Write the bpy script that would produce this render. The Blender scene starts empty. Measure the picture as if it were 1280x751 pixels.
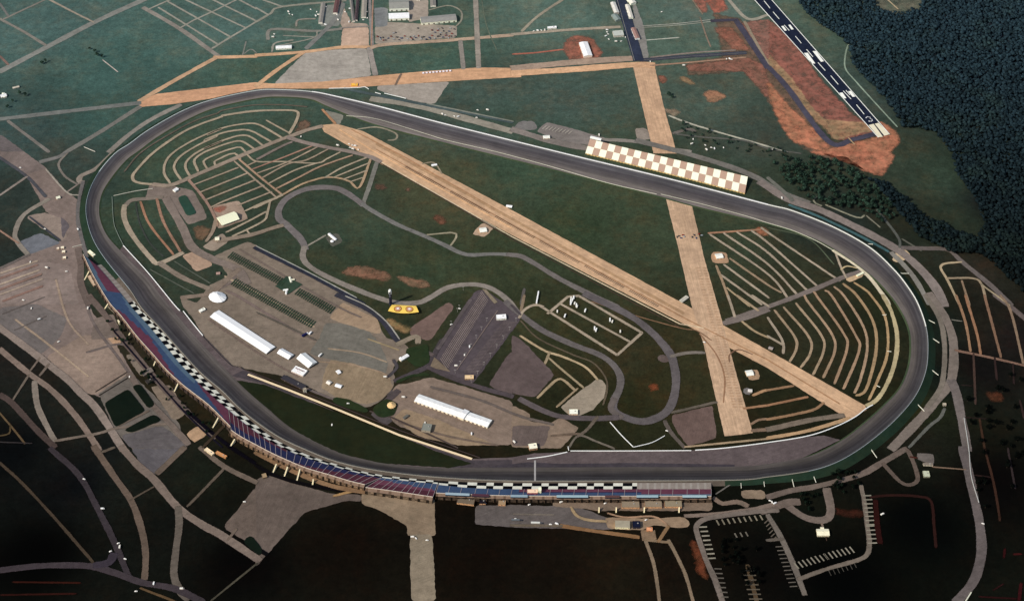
import bpy, bmesh, math, random
import numpy as np
from mathutils import Vector, Matrix
random.seed(7); np.random.seed(7)
SC = bpy.context.scene; COL = SC.collection
# ------------------------------------------------------------------ camera and survey frame
H = 2600.0; PITCH = math.radians(43.5); HF = math.tan(math.radians(35.5)/2)
CAM = Vector((0, -H/math.tan(PITCH), H))
cam = bpy.data.cameras.new('camera'); cam.angle = math.radians(35.5); cam.sensor_fit = 'HORIZONTAL'
cam.clip_start = 10; cam.clip_end = 80000
co = bpy.data.objects.new('camera', cam); COL.objects.link(co); co.location = CAM
co.rotation_euler = (math.pi/2-PITCH, 0, 0); SC.camera = co
def G(x, y, z=0.0):
    """survey point of the site map -> metres on the ground (or at height z)"""
    u = (x-640)/640*HF; v = -(y-375.5)/640*HF
    d = Vector((u, math.cos(PITCH)+v*math.sin(PITCH), -math.sin(PITCH)+v*math.cos(PITCH)))
    return CAM + d*((z-H)/d.z)
TX = [0, 320, 640, 960]; TY = {'A': 0, 'B': 190, 'C': 370, 'D': 561}; Q = 3.953
SURV = {'E': (140, 120, 7.99), 'F': (240, 120, 5.325), 'H': (220, 180, 6.256), 'P': (0, 0, 1), 'K': (188, 250, 2.554), 'M': (0, 250, 1.5)}
def P(tile, s):
    out = []
    for p in s.split():
        if p[0] in SURV: x0_, y0_, k_ = SURV[p[0]]; a, b = p[1:].split(','); out.append((x0_+float(a)/k_, y0_+float(b)/k_)); continue
        a, b = p.split(','); a = float(a); b = float(b)
        if tile != 'P': a = TX[int(tile[1])]+a/Q; b = TY[tile[0]]+b/Q
        out.append((a, b))
    return out
def smooth(pts, step=8.0, closed=False):
    """Catmull-Rom through world points, resampled"""
    n = len(pts); out = []
    if n < 3 and not closed:
        a, b = pts; k = max(1, int((b-a).length/step))
        return [a.lerp(b, i/k) for i in range(k+1)]
    for i in range(n if closed else n-1):
        p0 = pts[(i-1) % n] if closed or i > 0 else pts[0]*2-pts[1]
        p1 = pts[i]; p2 = pts[(i+1) % n]
        p3 = pts[(i+2) % n] if closed or i+2 < n else pts[-1]*2-pts[-2]
        k = max(1, int((p2-p1).length/step))
        for j in range(k):
            t = j/k
            out.append(.5*((2*p1)+(p2-p0)*t+(2*p0-5*p1+4*p2-p3)*t*t+(3*p1-p0-3*p2+p3)*t**3))
    if not closed: out.append(pts[-1].copy())
    return out
# ------------------------------------------------------------------ materials
K = 0.86
def lin(c, k=None):
    k = k or K
    return tuple(min(.92, (((v/255+.055)/1.055)**2.4 if v > 10 else v/255/12.92)/k) for v in c)+(1,)
MATS = {}
def nt(name):
    m = bpy.data.materials.new(name); m.use_nodes = True; t = m.node_tree; b = t.nodes['Principled BSDF']
    b.inputs['Roughness'].default_value = 1.0; b.inputs['Specular IOR Level'].default_value = .04
    return m, t, b
def noise(t, scale, detail=4, rough=.6, vec=None):
    n = t.nodes.new('ShaderNodeTexNoise'); n.inputs['Scale'].default_value = scale
    n.inputs['Detail'].default_value = detail; n.inputs['Roughness'].default_value = rough
    if vec is None:
        g = t.nodes.get('geo') or t.nodes.new('ShaderNodeNewGeometry'); g.name = 'geo'; vec = g.outputs['Position']
    t.links.new(vec, n.inputs['Vector']); return n.outputs['Fac']
def math_(t, op, a, b=None, c=None):
    n = t.nodes.new('ShaderNodeMath'); n.operation = op
    for i, v in enumerate((a, b, c)):
        if v is None: continue
        if isinstance(v, (int, float)): n.inputs[i].default_value = v
        else: t.links.new(v, n.inputs[i])
    return n.outputs[0]
def rng(t, v, a, b, c, d):
    n = t.nodes.new('ShaderNodeMapRange'); t.links.new(v, n.inputs['Value'])
    for k, x in zip(('From Min', 'From Max', 'To Min', 'To Max'), (a, b, c, d)): n.inputs[k].default_value = x
    return n.outputs[0]
def mul(t, col, fac):
    n = t.nodes.new('ShaderNodeVectorMath'); n.operation = 'SCALE'
    if isinstance(col, tuple): n.inputs[0].default_value = col[:3]
    else: t.links.new(col, n.inputs[0])
    if isinstance(fac, (int, float)): n.inputs['Scale'].default_value = fac
    else: t.links.new(fac, n.inputs['Scale'])
    return n.outputs[0]
def mix(t, fac, a, b):
    n = t.nodes.new('ShaderNodeMix'); n.data_type = 'RGBA'
    for sock, v in ((n.inputs[0], fac), (n.inputs[6], a), (n.inputs[7], b)):
        if isinstance(v, (int, float)): sock.default_value = v
        elif isinstance(v, tuple): sock.default_value = v if len(v) == 4 else v+(1,)
        else: t.links.new(v, sock)
    return n.outputs[2]
def ground_mat(c, kind='gravel', ang=.45):
    """weathered ground surface: stains, dust, grass creeping in"""
    key = (c, kind, round(ang, 2))
    if key in MATS: return MATS[key]
    m, t, b = nt('%s_surface' % kind); base = lin(c)
    big = rng(t, noise(t, .012, 3), .3, .7, .84, 1.16)
    med = rng(t, noise(t, .07, 4), .3, .7, .84, 1.16)
    fine = rng(t, noise(t, .5, 3, .75), .25, .75, .8, 1.2)
    mp = t.nodes.new('ShaderNodeMapping'); t.links.new(t.nodes['geo'].outputs['Position'], mp.inputs['Vector']); mp.vector_type = 'TEXTURE'
    mp.inputs['Rotation'].default_value = (0, 0, ang); mp.inputs['Scale'].default_value = (70, 3.2, 1)
    sa_, sb_ = {'concrete': (.76, 1.16), 'gravel': (.87, 1.12), 'paving': (.84, 1.14)}.get(kind, (.9, 1.1))
    st = rng(t, noise(t, 1.0, 5, .75, mp.outputs[0]), .3, .7, sa_, sb_)
    blot = rng(t, noise(t, .13, 3, .6), .56, .74, 1.0, .80 if kind in ('gravel', 'paving') else .9)
    f = math_(t, 'MULTIPLY', math_(t, 'MULTIPLY', math_(t, 'MULTIPLY', big, med), fine), math_(t, 'MULTIPLY', st, blot))
    col = mul(t, base, f)
    if kind == 'gravel':
        g = rng(t, noise(t, .045, 5, .7), .54, .76, 0, .30)
        lum = sum(base[:3])/3
        col = mix(t, g, col, (lum*.42, lum*.48, lum*.36, 1))
    if kind == 'dirt':
        g = rng(t, noise(t, .03, 6, .75), .42, .66, 0, .75)
        col = mix(t, g, col, (base[0]*.5, base[1]*.8, base[2]*.8, 1))
    if kind == 'concrete':
        g = rng(t, noise(t, .016, 8, .82), .46, .68, 0, .62)
        col = mix(t, g, col, (base[0]*.62, base[1]*.62, base[2]*.66, 1))
    if kind == 'grass':
        g = rng(t, noise(t, .02, 6, .7), .4, .7, 0, .5)
        col = mix(t, g, col, (base[0]*1.9, base[1]*1.25, base[2]*1.0, 1))
    t.links.new(col, b.inputs['Base Color'])
    cv = t.nodes.new('ShaderNodeAttribute'); cv.attribute_name = 'cover'
    amp = {'gravel': .55, 'dirt': 1.3, 'concrete': .25, 'grass': .6, 'paving': .25}.get(kind, .4)
    nn = rng(t, noise(t, .22 if kind != 'dirt' else .035, 4, .75), .25, .75, -amp/2, amp/2)
    hole = 0
    al = rng(t, math_(t, 'ADD', cv.outputs['Fac'], nn), .30 if kind != 'dirt' else .1, .70 if kind != 'dirt' else 1.25, 0, 1)
    t.links.new(al, b.inputs['Alpha']); MATS[key] = m; return m
def plain(c, amp=.12, rough=.7, scale=.35, name='painted'):
    key = (c, amp, rough, scale, name)
    if key in MATS: return MATS[key]
    m, t, b = nt(name); b.inputs['Roughness'].default_value = rough
    f = rng(t, noise(t, scale, 4, .7), .25, .75, 1-amp, 1+amp)
    t.links.new(mul(t, lin(c), f), b.inputs['Base Color']); MATS[key] = m; return m
def corr(c, name='metal_roof'):
    """standing seam sheet roof"""
    key = (c, name)
    if key in MATS: return MATS[key]
    m, t, b = nt(name); b.inputs['Roughness'].default_value = .55
    tc = t.nodes.new('ShaderNodeTexCoord'); w = t.nodes.new('ShaderNodeTexWave'); w.inputs['Scale'].default_value = .35
    w.inputs['Distortion'].default_value = .3
    t.links.new(tc.outputs['Object'], w.inputs['Vector'])
    f = math_(t, 'MULTIPLY', rng(t, w.outputs['Fac'], 0, 1, .88, 1.05), rng(t, noise(t, .12, 4, .7), .3, .7, .85, 1.1))
    t.links.new(mul(t, lin(c), f), b.inputs['Base Color']); MATS[key] = m; return m
WHITE = (246, 240, 226); GLASS = (30, 38, 50)
# ------------------------------------------------------------------ object helpers
def tag(o, label=None, cat=None, group=None, kind=None):
    if label: o['label'] = label
    if cat: o['category'] = cat
    if group: o['group'] = group
    if kind: o['kind'] = kind
    return o
def mesh_obj(name, verts, faces, mat, parent=None, mats=None, fm=None, shade=False):
    me = bpy.data.meshes.new(name); me.from_pydata([tuple(v) for v in verts], [], faces)
    for x in (mats or [mat]): me.materials.append(x)
    if fm: me.polygons.foreach_set('material_index', fm)
    if shade: me.polygons.foreach_set('use_smooth', [True]*len(me.polygons))
    me.update(); o = bpy.data.objects.new(name, me); COL.objects.link(o)
    if parent: o.parent = parent
    return o
def empty(name, loc=(0, 0, 0), rz=0, label=None, cat=None, group=None):
    o = bpy.data.objects.new(name, None); COL.objects.link(o); o.location = loc; o.rotation_euler = (0, 0, rz)
    o.empty_display_size = 1
    return tag(o, label, cat, group)
class MB:
    def __init__(s): s.v = []; s.f = []; s.m = []
    def quad(s, a, b, c, d, m=0): n = len(s.v); s.v += [a, b, c, d]; s.f.append((n, n+1, n+2, n+3)); s.m.append(m)
    def poly(s, pts, m=0): n = len(s.v); s.v += list(pts); s.f.append(tuple(range(n, n+len(pts)))); s.m.append(m)
    def box(s, cx, cy, z0, lx, ly, h, m=0, taper=1.0):
        n = len(s.v)
        for z, k in ((z0, 1), (z0+h, taper)):
            for sx, sy in ((-1, -1), (1, -1), (1, 1), (-1, 1)): s.v.append((cx+sx*lx/2*k, cy+sy*ly/2*k, z))
        for q in ((0, 3, 2, 1), (4, 5, 6, 7), (0, 1, 5, 4), (1, 2, 6, 5), (2, 3, 7, 6), (3, 0, 4, 7)):
            s.f.append(tuple(n+i for i in q)); s.m.append(m)
    def cyl(s, cx, cy, z0, z1, r0, r1, n=8, m=0):
        k = len(s.v)
        for z, r in ((z0, r0), (z1, r1)):
            for i in range(n): a = i*math.tau/n; s.v.append((cx+r*math.cos(a), cy+r*math.sin(a), z))
        for i in range(n): s.f.append((k+i, k+(i+1) % n, k+n+(i+1) % n, k+n+i)); s.m.append(m)
        s.f.append(tuple(k+n+i for i in range(n))); s.m.append(m)
    def wheel(s, cx, cy, r, w, n=10, m=0):
        k = len(s.v)
        for y in (cy-w/2, cy+w/2):
            for i in range(n): a = i*math.tau/n; s.v.append((cx+r*math.cos(a), y, r+r*math.sin(a)))
        for i in range(n): s.f.append((k+i, k+(i+1) % n, k+n+(i+1) % n, k+n+i)); s.m.append(m)
        s.f.append(tuple(k+i for i in range(n))); s.f.append(tuple(k+n+i for i in range(n))); s.m += [m, m]
    def bar(s, a, b, w, h, m=0):
        """box beam from a to b (world points at its underside)"""
        a = Vector(a); b = Vector(b); d = (b-a); d.z = 0; d.normalize(); nn = Vector((-d.y, d.x, 0))*w/2; up = Vector((0, 0, h))
        p = [a-nn, b-nn, b+nn, a+nn]; n = len(s.v); s.v += p+[q+up for q in p]
        for q in ((0, 3, 2, 1), (4, 5, 6, 7), (0, 1, 5, 4), (1, 2, 6, 5), (2, 3, 7, 6), (3, 0, 4, 7)):
            s.f.append(tuple(n+i for i in q)); s.m.append(m)
    def build(s, name, mat, parent=None, shade=False):
        mats = mat if isinstance(mat, list) else [mat]
        o = mesh_obj(name, s.v, s.f, None, parent, mats, s.m, shade)
        if '_surface' in mats[0].name: a_ = o.data.attributes.new('cover', 'FLOAT', 'POINT'); a_.data.foreach_set('value', [1.3]*len(s.v))
        return o
ZA = [0.05]; ZR = [0.45]
def nz(c, st=.0025): c[0] += st; return c[0]
def struct(o): o['kind'] = 'structure'; return o
ANG = [0]
def area(tile, s, c, kind='gravel', name='paved_lot', jit=1.2, z=None, rnd=True, ang=None):
    if kind in ('gravel', 'paving'): l_ = sum(c)/3; c = tuple(round(v*.86+l_*.14) for v in c)
    if ang is None: ANG[0] += 1; ang = (.45, -.62, .1, -.35, 1.3, .75)[ANG[0] % 6]
    w = [G(*p) for p in P(tile, s)] if isinstance(s, str) else [G(*p) for p in s]
    n = len(w); out = []
    for i in range(n):
        a, b = w[i], w[(i+1) % n]; k = max(1, int((b-a).length/8))
        for j in range(k): out.append(a.lerp(b, j/k))
    if rnd:
        for _ in range(1):
            out = [(out[i-1]+out[i]*2+out[(i+1) % len(out)])/4 for i in range(len(out))]
    z = z if z is not None else nz(ZA)
    bm = bmesh.new(); vs = []
    for p in out: vs.append(bm.verts.new((p.x+random.uniform(-jit, jit), p.y+random.uniform(-jit, jit), z)))
    f = bm.faces.new(vs); bmesh.ops.triangulate(bm, faces=[f]); bmesh.ops.recalc_face_normals(bm, faces=bm.faces)
    n0 = len(vs); fade = 9.0 if kind == 'dirt' else (1.6 if rnd else .5); ring = []
    sa = sum(out[i-1].x*out[i].y-out[i].x*out[i-1].y for i in range(n0)); sg = 1 if sa > 0 else -1
    for i in range(n0):
        d = out[(i+1) % n0]-out[i-1]; d.z = 0; d.normalize(); p = vs[i].co
        ring.append(bm.verts.new((p.x+d.y*fade*sg, p.y-d.x*fade*sg, z-.012)))
    for i in range(n0):
        k = (i+1) % n0
        try: bm.faces.new((vs[i], vs[k], ring[k], ring[i]))
        except ValueError: pass
    bm.verts.index_update(); cvr = [1.25 if kind != 'dirt' else 1.05]*n0+[0.0]*n0
    me = bpy.data.meshes.new(name); bm.to_mesh(me); bm.free(); me.materials.append(ground_mat(c, kind, ang))
    ca_ = me.attributes.new('cover', 'FLOAT', 'POINT'); ca_.data.foreach_set('value', cvr)
    if len(me.polygons) and me.polygons[0].normal.z < 0: me.flip_normals()
    o = bpy.data.objects.new(name, me); COL.objects.link(o); return struct(o)
def ribbon_pts(c, w, jit):
    L, R = [], []
    for i, p in enumerate(c):
        d = (c[min(i+1, len(c)-1)]-c[max(i-1, 0)]); d.z = 0
        if d.length < 1e-6: d = Vector((1, 0, 0))
        d.normalize(); n = Vector((-d.y, d.x, 0))
        wv = w*(1+.05*math.sin(i*.21+w)+.04*math.sin(i*.57+2*w))
        L.append(p+n*(wv/2+random.uniform(-jit, jit))); R.append(p-n*(wv/2+random.uniform(-jit, jit)))
    return L, R
def road(tile, s, w, c, name='road', kind='gravel', jit=None, z=None, sm=True):
    pts = [G(*p) for p in P(tile, s)]
    if name in ('lane', 'road', 'service_road', 'ring_road', 'dirt_road', 'road_course'):
        e_ = 4.5; pts[0] = pts[0]+(pts[0]-pts[1]).normalized()*e_; pts[-1] = pts[-1]+(pts[-1]-pts[-2]).normalized()*e_
    w = w*(.82 if w <= 8 and tile != 'P' and name == 'lane' else (1.0 if w < 10 else 1.1)); cl = smooth(pts, 7.0) if sm else [q for i in range(len(pts)-1) for q in smooth([pts[i], pts[i+1]], 7.0)]
    jit = min(.3, w*.04) if jit is None else jit
    L, R = ribbon_pts(cl, w, jit); z = z if z is not None else nz(ZR)
    vs = []; fs = []; cv = []; e = min(1.6, w*.22)/w
    for i, (a, b) in enumerate(zip(L, R)):
        en = 0 if i in (0, len(L)-1) else 1
        for u, c_ in ((-e, 0), (e, 1.2), (1-e, 1.2), (1+e, 0)): p = a.lerp(b, u); vs.append((p.x, p.y, z-(.004 if c_ == 0 else 0))); cv.append(c_*(1 if en else .45))
    for i in range(len(L)-1):
        for k in range(3): fs.append((4*i+k, 4*i+k+1, 4*i+k+5, 4*i+k+4))
    o = mesh_obj(name, vs, fs, ground_mat(c, kind)); a_ = o.data.attributes.new('cover', 'FLOAT', 'POINT'); a_.data.foreach_set('value', cv)
    return struct(o)
# ------------------------------------------------------------------ world + sun
w = bpy.data.worlds.new('World'); SC.world = w; w.use_nodes = True; t = w.node_tree
sky = t.nodes.new('ShaderNodeTexSky'); sky.sky_type = 'NISHITA'; sky.sun_disc = False
SE, SA = math.radians(40), math.radians(238)        # sun stands low over the near left corner of the site
sky.sun_elevation = SE; sky.sun_rotation = SA; sky.air_density = 1.3; sky.dust_density = 2.0
t.links.new(sky.outputs[0], t.nodes['Background'].inputs[0]); t.nodes['Background'].inputs[1].default_value = .10
sd = Vector((math.sin(SA)*math.cos(SE), math.cos(SA)*math.cos(SE), math.sin(SE)))
sl = bpy.data.lights.new('sun', 'SUN'); sl.energy = 3.4; sl.angle = math.radians(.6); sl.color = (1, .93, .82)
so = bpy.data.objects.new('sun', sl); COL.objects.link(so); so.rotation_euler = sd.to_track_quat('Z', 'Y').to_euler()
SC.view_settings.view_transform = 'Standard'; SC.view_settings.look = 'None'; SC.view_settings.exposure = 0
# ------------------------------------------------------------------ ground
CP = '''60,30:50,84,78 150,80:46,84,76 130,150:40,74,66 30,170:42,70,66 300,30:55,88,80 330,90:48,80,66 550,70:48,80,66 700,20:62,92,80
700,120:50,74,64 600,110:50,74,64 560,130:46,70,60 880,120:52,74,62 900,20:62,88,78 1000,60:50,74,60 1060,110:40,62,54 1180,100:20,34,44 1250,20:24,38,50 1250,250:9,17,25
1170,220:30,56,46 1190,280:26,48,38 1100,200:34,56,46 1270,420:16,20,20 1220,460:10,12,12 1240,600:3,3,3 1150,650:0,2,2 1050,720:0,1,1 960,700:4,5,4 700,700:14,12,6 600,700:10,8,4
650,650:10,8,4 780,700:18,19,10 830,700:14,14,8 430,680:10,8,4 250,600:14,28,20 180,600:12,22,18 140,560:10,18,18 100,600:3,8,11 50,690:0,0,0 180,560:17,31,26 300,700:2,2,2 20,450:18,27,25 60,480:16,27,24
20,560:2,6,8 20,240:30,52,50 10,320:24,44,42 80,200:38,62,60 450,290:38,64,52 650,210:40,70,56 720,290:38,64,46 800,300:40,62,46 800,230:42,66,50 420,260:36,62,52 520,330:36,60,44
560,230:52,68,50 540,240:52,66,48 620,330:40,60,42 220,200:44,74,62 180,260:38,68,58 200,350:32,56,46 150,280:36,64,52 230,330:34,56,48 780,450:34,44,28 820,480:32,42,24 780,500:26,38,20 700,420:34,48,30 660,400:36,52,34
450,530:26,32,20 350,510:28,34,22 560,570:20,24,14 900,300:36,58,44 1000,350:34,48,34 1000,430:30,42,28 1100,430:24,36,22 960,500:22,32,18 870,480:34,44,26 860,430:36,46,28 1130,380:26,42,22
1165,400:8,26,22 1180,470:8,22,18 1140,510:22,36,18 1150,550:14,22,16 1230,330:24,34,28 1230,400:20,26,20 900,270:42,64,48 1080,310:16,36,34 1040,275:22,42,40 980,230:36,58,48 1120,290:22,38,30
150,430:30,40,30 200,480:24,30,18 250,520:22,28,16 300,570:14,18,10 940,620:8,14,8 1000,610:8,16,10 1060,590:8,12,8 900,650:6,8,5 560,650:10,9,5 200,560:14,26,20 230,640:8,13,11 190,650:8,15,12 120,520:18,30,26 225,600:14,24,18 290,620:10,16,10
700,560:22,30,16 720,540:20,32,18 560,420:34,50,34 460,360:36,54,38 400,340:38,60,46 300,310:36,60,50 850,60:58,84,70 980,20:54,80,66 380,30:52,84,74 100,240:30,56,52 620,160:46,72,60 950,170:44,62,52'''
cps = []  # aerial haze and foreground darkening are painted into these field colours
for it in CP.split():
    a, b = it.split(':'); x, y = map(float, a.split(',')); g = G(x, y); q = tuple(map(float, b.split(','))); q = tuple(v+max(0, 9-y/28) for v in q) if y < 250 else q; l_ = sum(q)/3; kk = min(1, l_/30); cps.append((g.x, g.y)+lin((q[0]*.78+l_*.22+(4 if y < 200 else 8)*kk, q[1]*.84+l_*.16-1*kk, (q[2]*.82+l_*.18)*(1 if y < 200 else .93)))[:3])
cps = np.array(cps)
xs = np.concatenate([[-40000, -9000, -4500], np.arange(-2600, 2601, 26), [4500, 9000, 40000]])
ys = np.concatenate([[-9000, -3200, -2200], np.arange(-1500, 2601, 26), [4500, 9000, 60000]])
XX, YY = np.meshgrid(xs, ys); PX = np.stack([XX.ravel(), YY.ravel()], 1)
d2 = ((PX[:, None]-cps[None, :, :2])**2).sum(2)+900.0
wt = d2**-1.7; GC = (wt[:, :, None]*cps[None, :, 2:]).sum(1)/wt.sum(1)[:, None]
nx, ny = len(xs), len(ys)
me = bpy.data.meshes.new('ground')
me.from_pydata([(float(a), float(b), 0) for a, b in PX], [], [(j*nx+i, j*nx+i+1, (j+1)*nx+i+1, (j+1)*nx+i) for j in range(ny-1) for i in range(nx-1)])
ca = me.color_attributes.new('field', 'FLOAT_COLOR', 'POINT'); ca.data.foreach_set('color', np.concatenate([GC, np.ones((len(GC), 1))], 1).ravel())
gm, t, b = nt('pasture'); at = t.nodes.new('ShaderNodeAttribute'); at.attribute_name = 'field'
f1 = rng(t, noise(t, .006, 5, .65), .3, .7, .80, 1.22); f2 = rng(t, noise(t, .05, 5, .75), .3, .7, .70, 1.30); f3 = math_(t, 'MULTIPLY', rng(t, noise(t, .45, 4, .8), .25, .75, .6, 1.4), rng(t, noise(t, .16, 3, .7), .3, .7, .8, 1.2))
col = mul(t, at.outputs['Color'], math_(t, 'MULTIPLY', math_(t, 'MULTIPLY', f1, f2), f3))
dry = rng(t, noise(t, .011, 8, .78), .47, .70, 0, .65)
hs = t.nodes.new('ShaderNodeVectorMath'); hs.operation = 'MULTIPLY'; t.links.new(col, hs.inputs[0]); hs.inputs[1].default_value = (1.9, 1.12, .9)
col = mix(t, dry, col, hs.outputs[0])
lush = rng(t, noise(t, .02, 5, .7), .55, .75, 0, .5)
h2 = t.nodes.new('ShaderNodeVectorMath'); h2.operation = 'MULTIPLY'; t.links.new(col, h2.inputs[0]); h2.inputs[1].default_value = (.6, .8, .8)
col = mix(t, lush, col, h2.outputs[0])
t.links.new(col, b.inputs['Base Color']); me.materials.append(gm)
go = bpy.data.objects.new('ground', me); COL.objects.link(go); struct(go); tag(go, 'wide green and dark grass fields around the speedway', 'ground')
# ------------------------------------------------------------------ paved lots, dirt and yards (map outlines)
def AR(rows, kind, name, jit=1.2):
    for r in rows:
        tile, c, s = r; area(tile, s, c, kind, name, jit)
DK = (96, 82, 76); MID = (122, 106, 96)
area('P', '0,168 30,190 57,210 83,240 97,250 103,270 101,285 104,310 99,320 100,345 112,385 128,410 150,440 168,470 176,490 184,520 160,524 139,500 120,494 108,484 90,468 75,460 50,440 0,416 0,336 33,318 78,300 72,280 56,262 45,240 35,222 0,195', (120, 104, 96), 'gravel', 'paved_lot')
AR([('B0', (128, 112, 104), '0,590 60,560 240,545 340,560 390,751 0,751'), ('P', (100, 92, 84), 'M180,348 M245,325 M300,378 M335,418 M345,462 M300,512 M262,480 M215,430'), ('B0', (98, 100, 106), '90,445 200,400 300,450 130,510'),
    ('B0', (132, 116, 104), '130,320 220,300 310,330 330,430 300,440'), ('B0', (92, 84, 86), '300,320 345,360 310,430'),
    ('C0', (104, 96, 92), '0,60 180,40 330,110 300,200 200,290 90,230 0,150'), ('C0', (134, 114, 100), '230,300 420,190 560,210 640,380 470,490 400,470'),
    ('A0', (96, 88, 86), '0,665 120,751 0,751'), ('B0', (114, 100, 94), '0,0 120,0 225,80 130,110 0,20'),
    ('C1', (78, 70, 70), '660,470 740,430 790,480 760,560 690,600 640,640 565,585 640,520'), ('C1', (92, 80, 76), '1140,690 1180,600 1265,620 1265,700'), ('C1', (122, 114, 100), '1060,550 1150,520 1240,560 1200,612 1080,582'),
    ('A1', (152, 144, 134), '250,255 545,240 570,375 330,405 90,415'), ('A1', (178, 148, 126), '430,140 555,135 555,235 420,235'),
    ('A1', (158, 138, 122), '430,30 470,115 555,120 555,135 430,142 410,100'), ('A1', (146, 134, 120), '590,130 650,110 830,120 990,130 990,185 590,218'),
    ('A1', (116, 118, 118), '585,40 650,40 650,130 590,135'), ('A1', (152, 138, 124), '750,0 850,0 850,90 755,110'),
    ('A1', (150, 140, 128), '600,425 955,405 880,515 780,500 600,445'), ('A1', (128, 124, 112), '340,545 435,570 410,620'),
    ('A1', (116, 118, 112), '320,30 440,20 410,130 320,130'), ('A1', (130, 108, 100), '385,15 430,10 420,80 390,75'),
    ('A2', (124, 120, 114), '600,0 650,130 675,290 600,300'), ('A2', (108, 104, 100), '0,640 40,600 110,600 125,640 20,645'),
    ('A2', (120, 112, 106), '120,650 170,605 310,640 480,690 400,720 250,700'), ('A2', (130, 118, 106), '610,635 665,635 690,690 620,690'),
    ('B0', (118, 104, 94), '740,160 860,170 950,190 1010,290 1020,330 930,360 860,260 780,225 720,230'),
    ('B0', (146, 124, 106), '1050,270 1180,240 1225,330 1080,380'), ('B0', (138, 122, 106), '1000,470 1100,400 1130,440 1060,490'),
    ('B0', (166, 136, 112), '900,510 1000,480 1050,560 970,590'),
    ('P', (118, 104, 90), 'K290,142 K310,132 K345,150 K530,245 K715,370 K735,415 K752,442 K775,446 K800,452 K822,470 K828,492 K795,505 K770,540 K780,565 K772,600 K735,640 K690,662 K645,655 K580,632 K500,592 K420,560 K320,540 K262,530 K235,508 K168,430 K135,375 K102,335 K98,312 K150,330 K190,270 K215,262 K250,240 K225,205 K198,182'),
    ('P', (104, 99, 90), 'K560,392 K618,396 K700,420 K738,468 K760,520 K752,556 K700,548 K640,522 K560,505 K505,492 K540,440'), ('P', (134, 114, 90), 'K575,510 K640,520 K760,560 K775,600 K730,640 K690,652 K600,632 K545,598 K560,540'),
    ('C1', (146, 122, 98), '430,30 600,115 620,185 590,185 360,110'), ('C1', (108, 86, 78), '950,30 980,50 860,220 770,200 760,160'),
    ('C1', (122, 104, 90), '640,570 690,440 760,430 860,400 1000,440 1265,520 1265,735 1010,735 700,640'), ('C1', (136, 114, 90), '680,600 730,555 900,610 1180,735 1000,735 800,690'),
    ('C2', (126, 106, 88), '0,540 90,580 80,620 190,630 240,600 330,650 240,751 0,745'), ('C2', (98, 84, 78), '0,640 190,640 180,670 160,740 0,740'),
    ('P', (78, 68, 72), '594,364 604,362 646,388 650,400 590,480 538,462 541,450'), ('C1', (88, 74, 72), '1150,440 1240,300 1265,270 1265,490'),
    ('C2', (88, 74, 72), '0,190 60,230 210,390 110,500 0,480'), ('C2', (142, 128, 110), '430,405 465,440 460,490 400,560 300,600 240,550 350,460'),
    ('C2', (94, 78, 74), '710,300 750,285 790,320 740,330'), ('C2', (98, 78, 72), '790,590 990,540 1010,700 870,740 800,640'),
    ('B1', (168, 140, 114), '1120,350 1180,370 1130,420 1070,405'), ('B1', (84, 84, 74), '340,420 380,470 430,440 400,400'),
    ('B3', (186, 160, 124), '610,540 650,470 690,490 710,520 640,545'), ('B3', (182, 152, 116), '380,620 460,590 475,610 400,645'),
    ('B2', (168, 132, 100), '988,492 1020,494 1058,497 1062,520 1075,548 1040,550 990,546 986,520'), ('C2', (160, 128, 98), '1160,370 1210,360 1225,410 1170,415'), ('C2', (104, 100, 98), '1140,455 1185,455 1190,480 1150,490'),
    ('P', (90, 82, 78), '594,632 640,631 700,633 730,636 760,648 790,658 760,661 700,660 640,658 594,655'), ('D2', (116, 98, 82), '200,258 400,252 700,248 990,246 990,268 990,302 700,304 420,302 340,290 200,285'), ('D2', (138, 114, 90), '460,340 560,340 700,345 850,335 880,355 870,385 820,390 700,370 640,400 470,390'),
    ('D1', (128, 108, 86), '520,220 690,210 880,240 885,430 750,430 750,378 610,300 520,270'), ('D1', (92, 80, 72), '0,150 60,130 380,225 520,225 520,262 460,250 240,310 60,510 0,580'),
    ('D0', (96, 82, 72), '1105,385 1265,190 1265,480 1160,420'), ('P', (128, 114, 94), '513,668 540,668 544,751 514,751'),
    ('D0', (86, 82, 84), '650,0 910,0 780,130 720,100'), ('C0', (88, 82, 82), '600,690 800,640 900,720 930,751 650,751'),
    ('C0', (170, 134, 104), '525,200 590,180 610,220 570,245'), ('C0', (118, 104, 90), '620,290 670,290 745,375 700,400'), ('C0', (120, 104, 88), '745,450 840,440 920,580 860,615'),
    ('C0', (112, 98, 88), '470,110 560,90 600,200 450,215'), ('C0', (164, 130, 98), '920,680 980,640 1020,685 960,725'),
    ('D3', (96, 88, 82), '735,20 820,25 820,80 740,50'), ('D2', (128, 108, 88), '1130,205 1250,205 1255,245 1140,245')], 'gravel', 'paved_lot')
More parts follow.
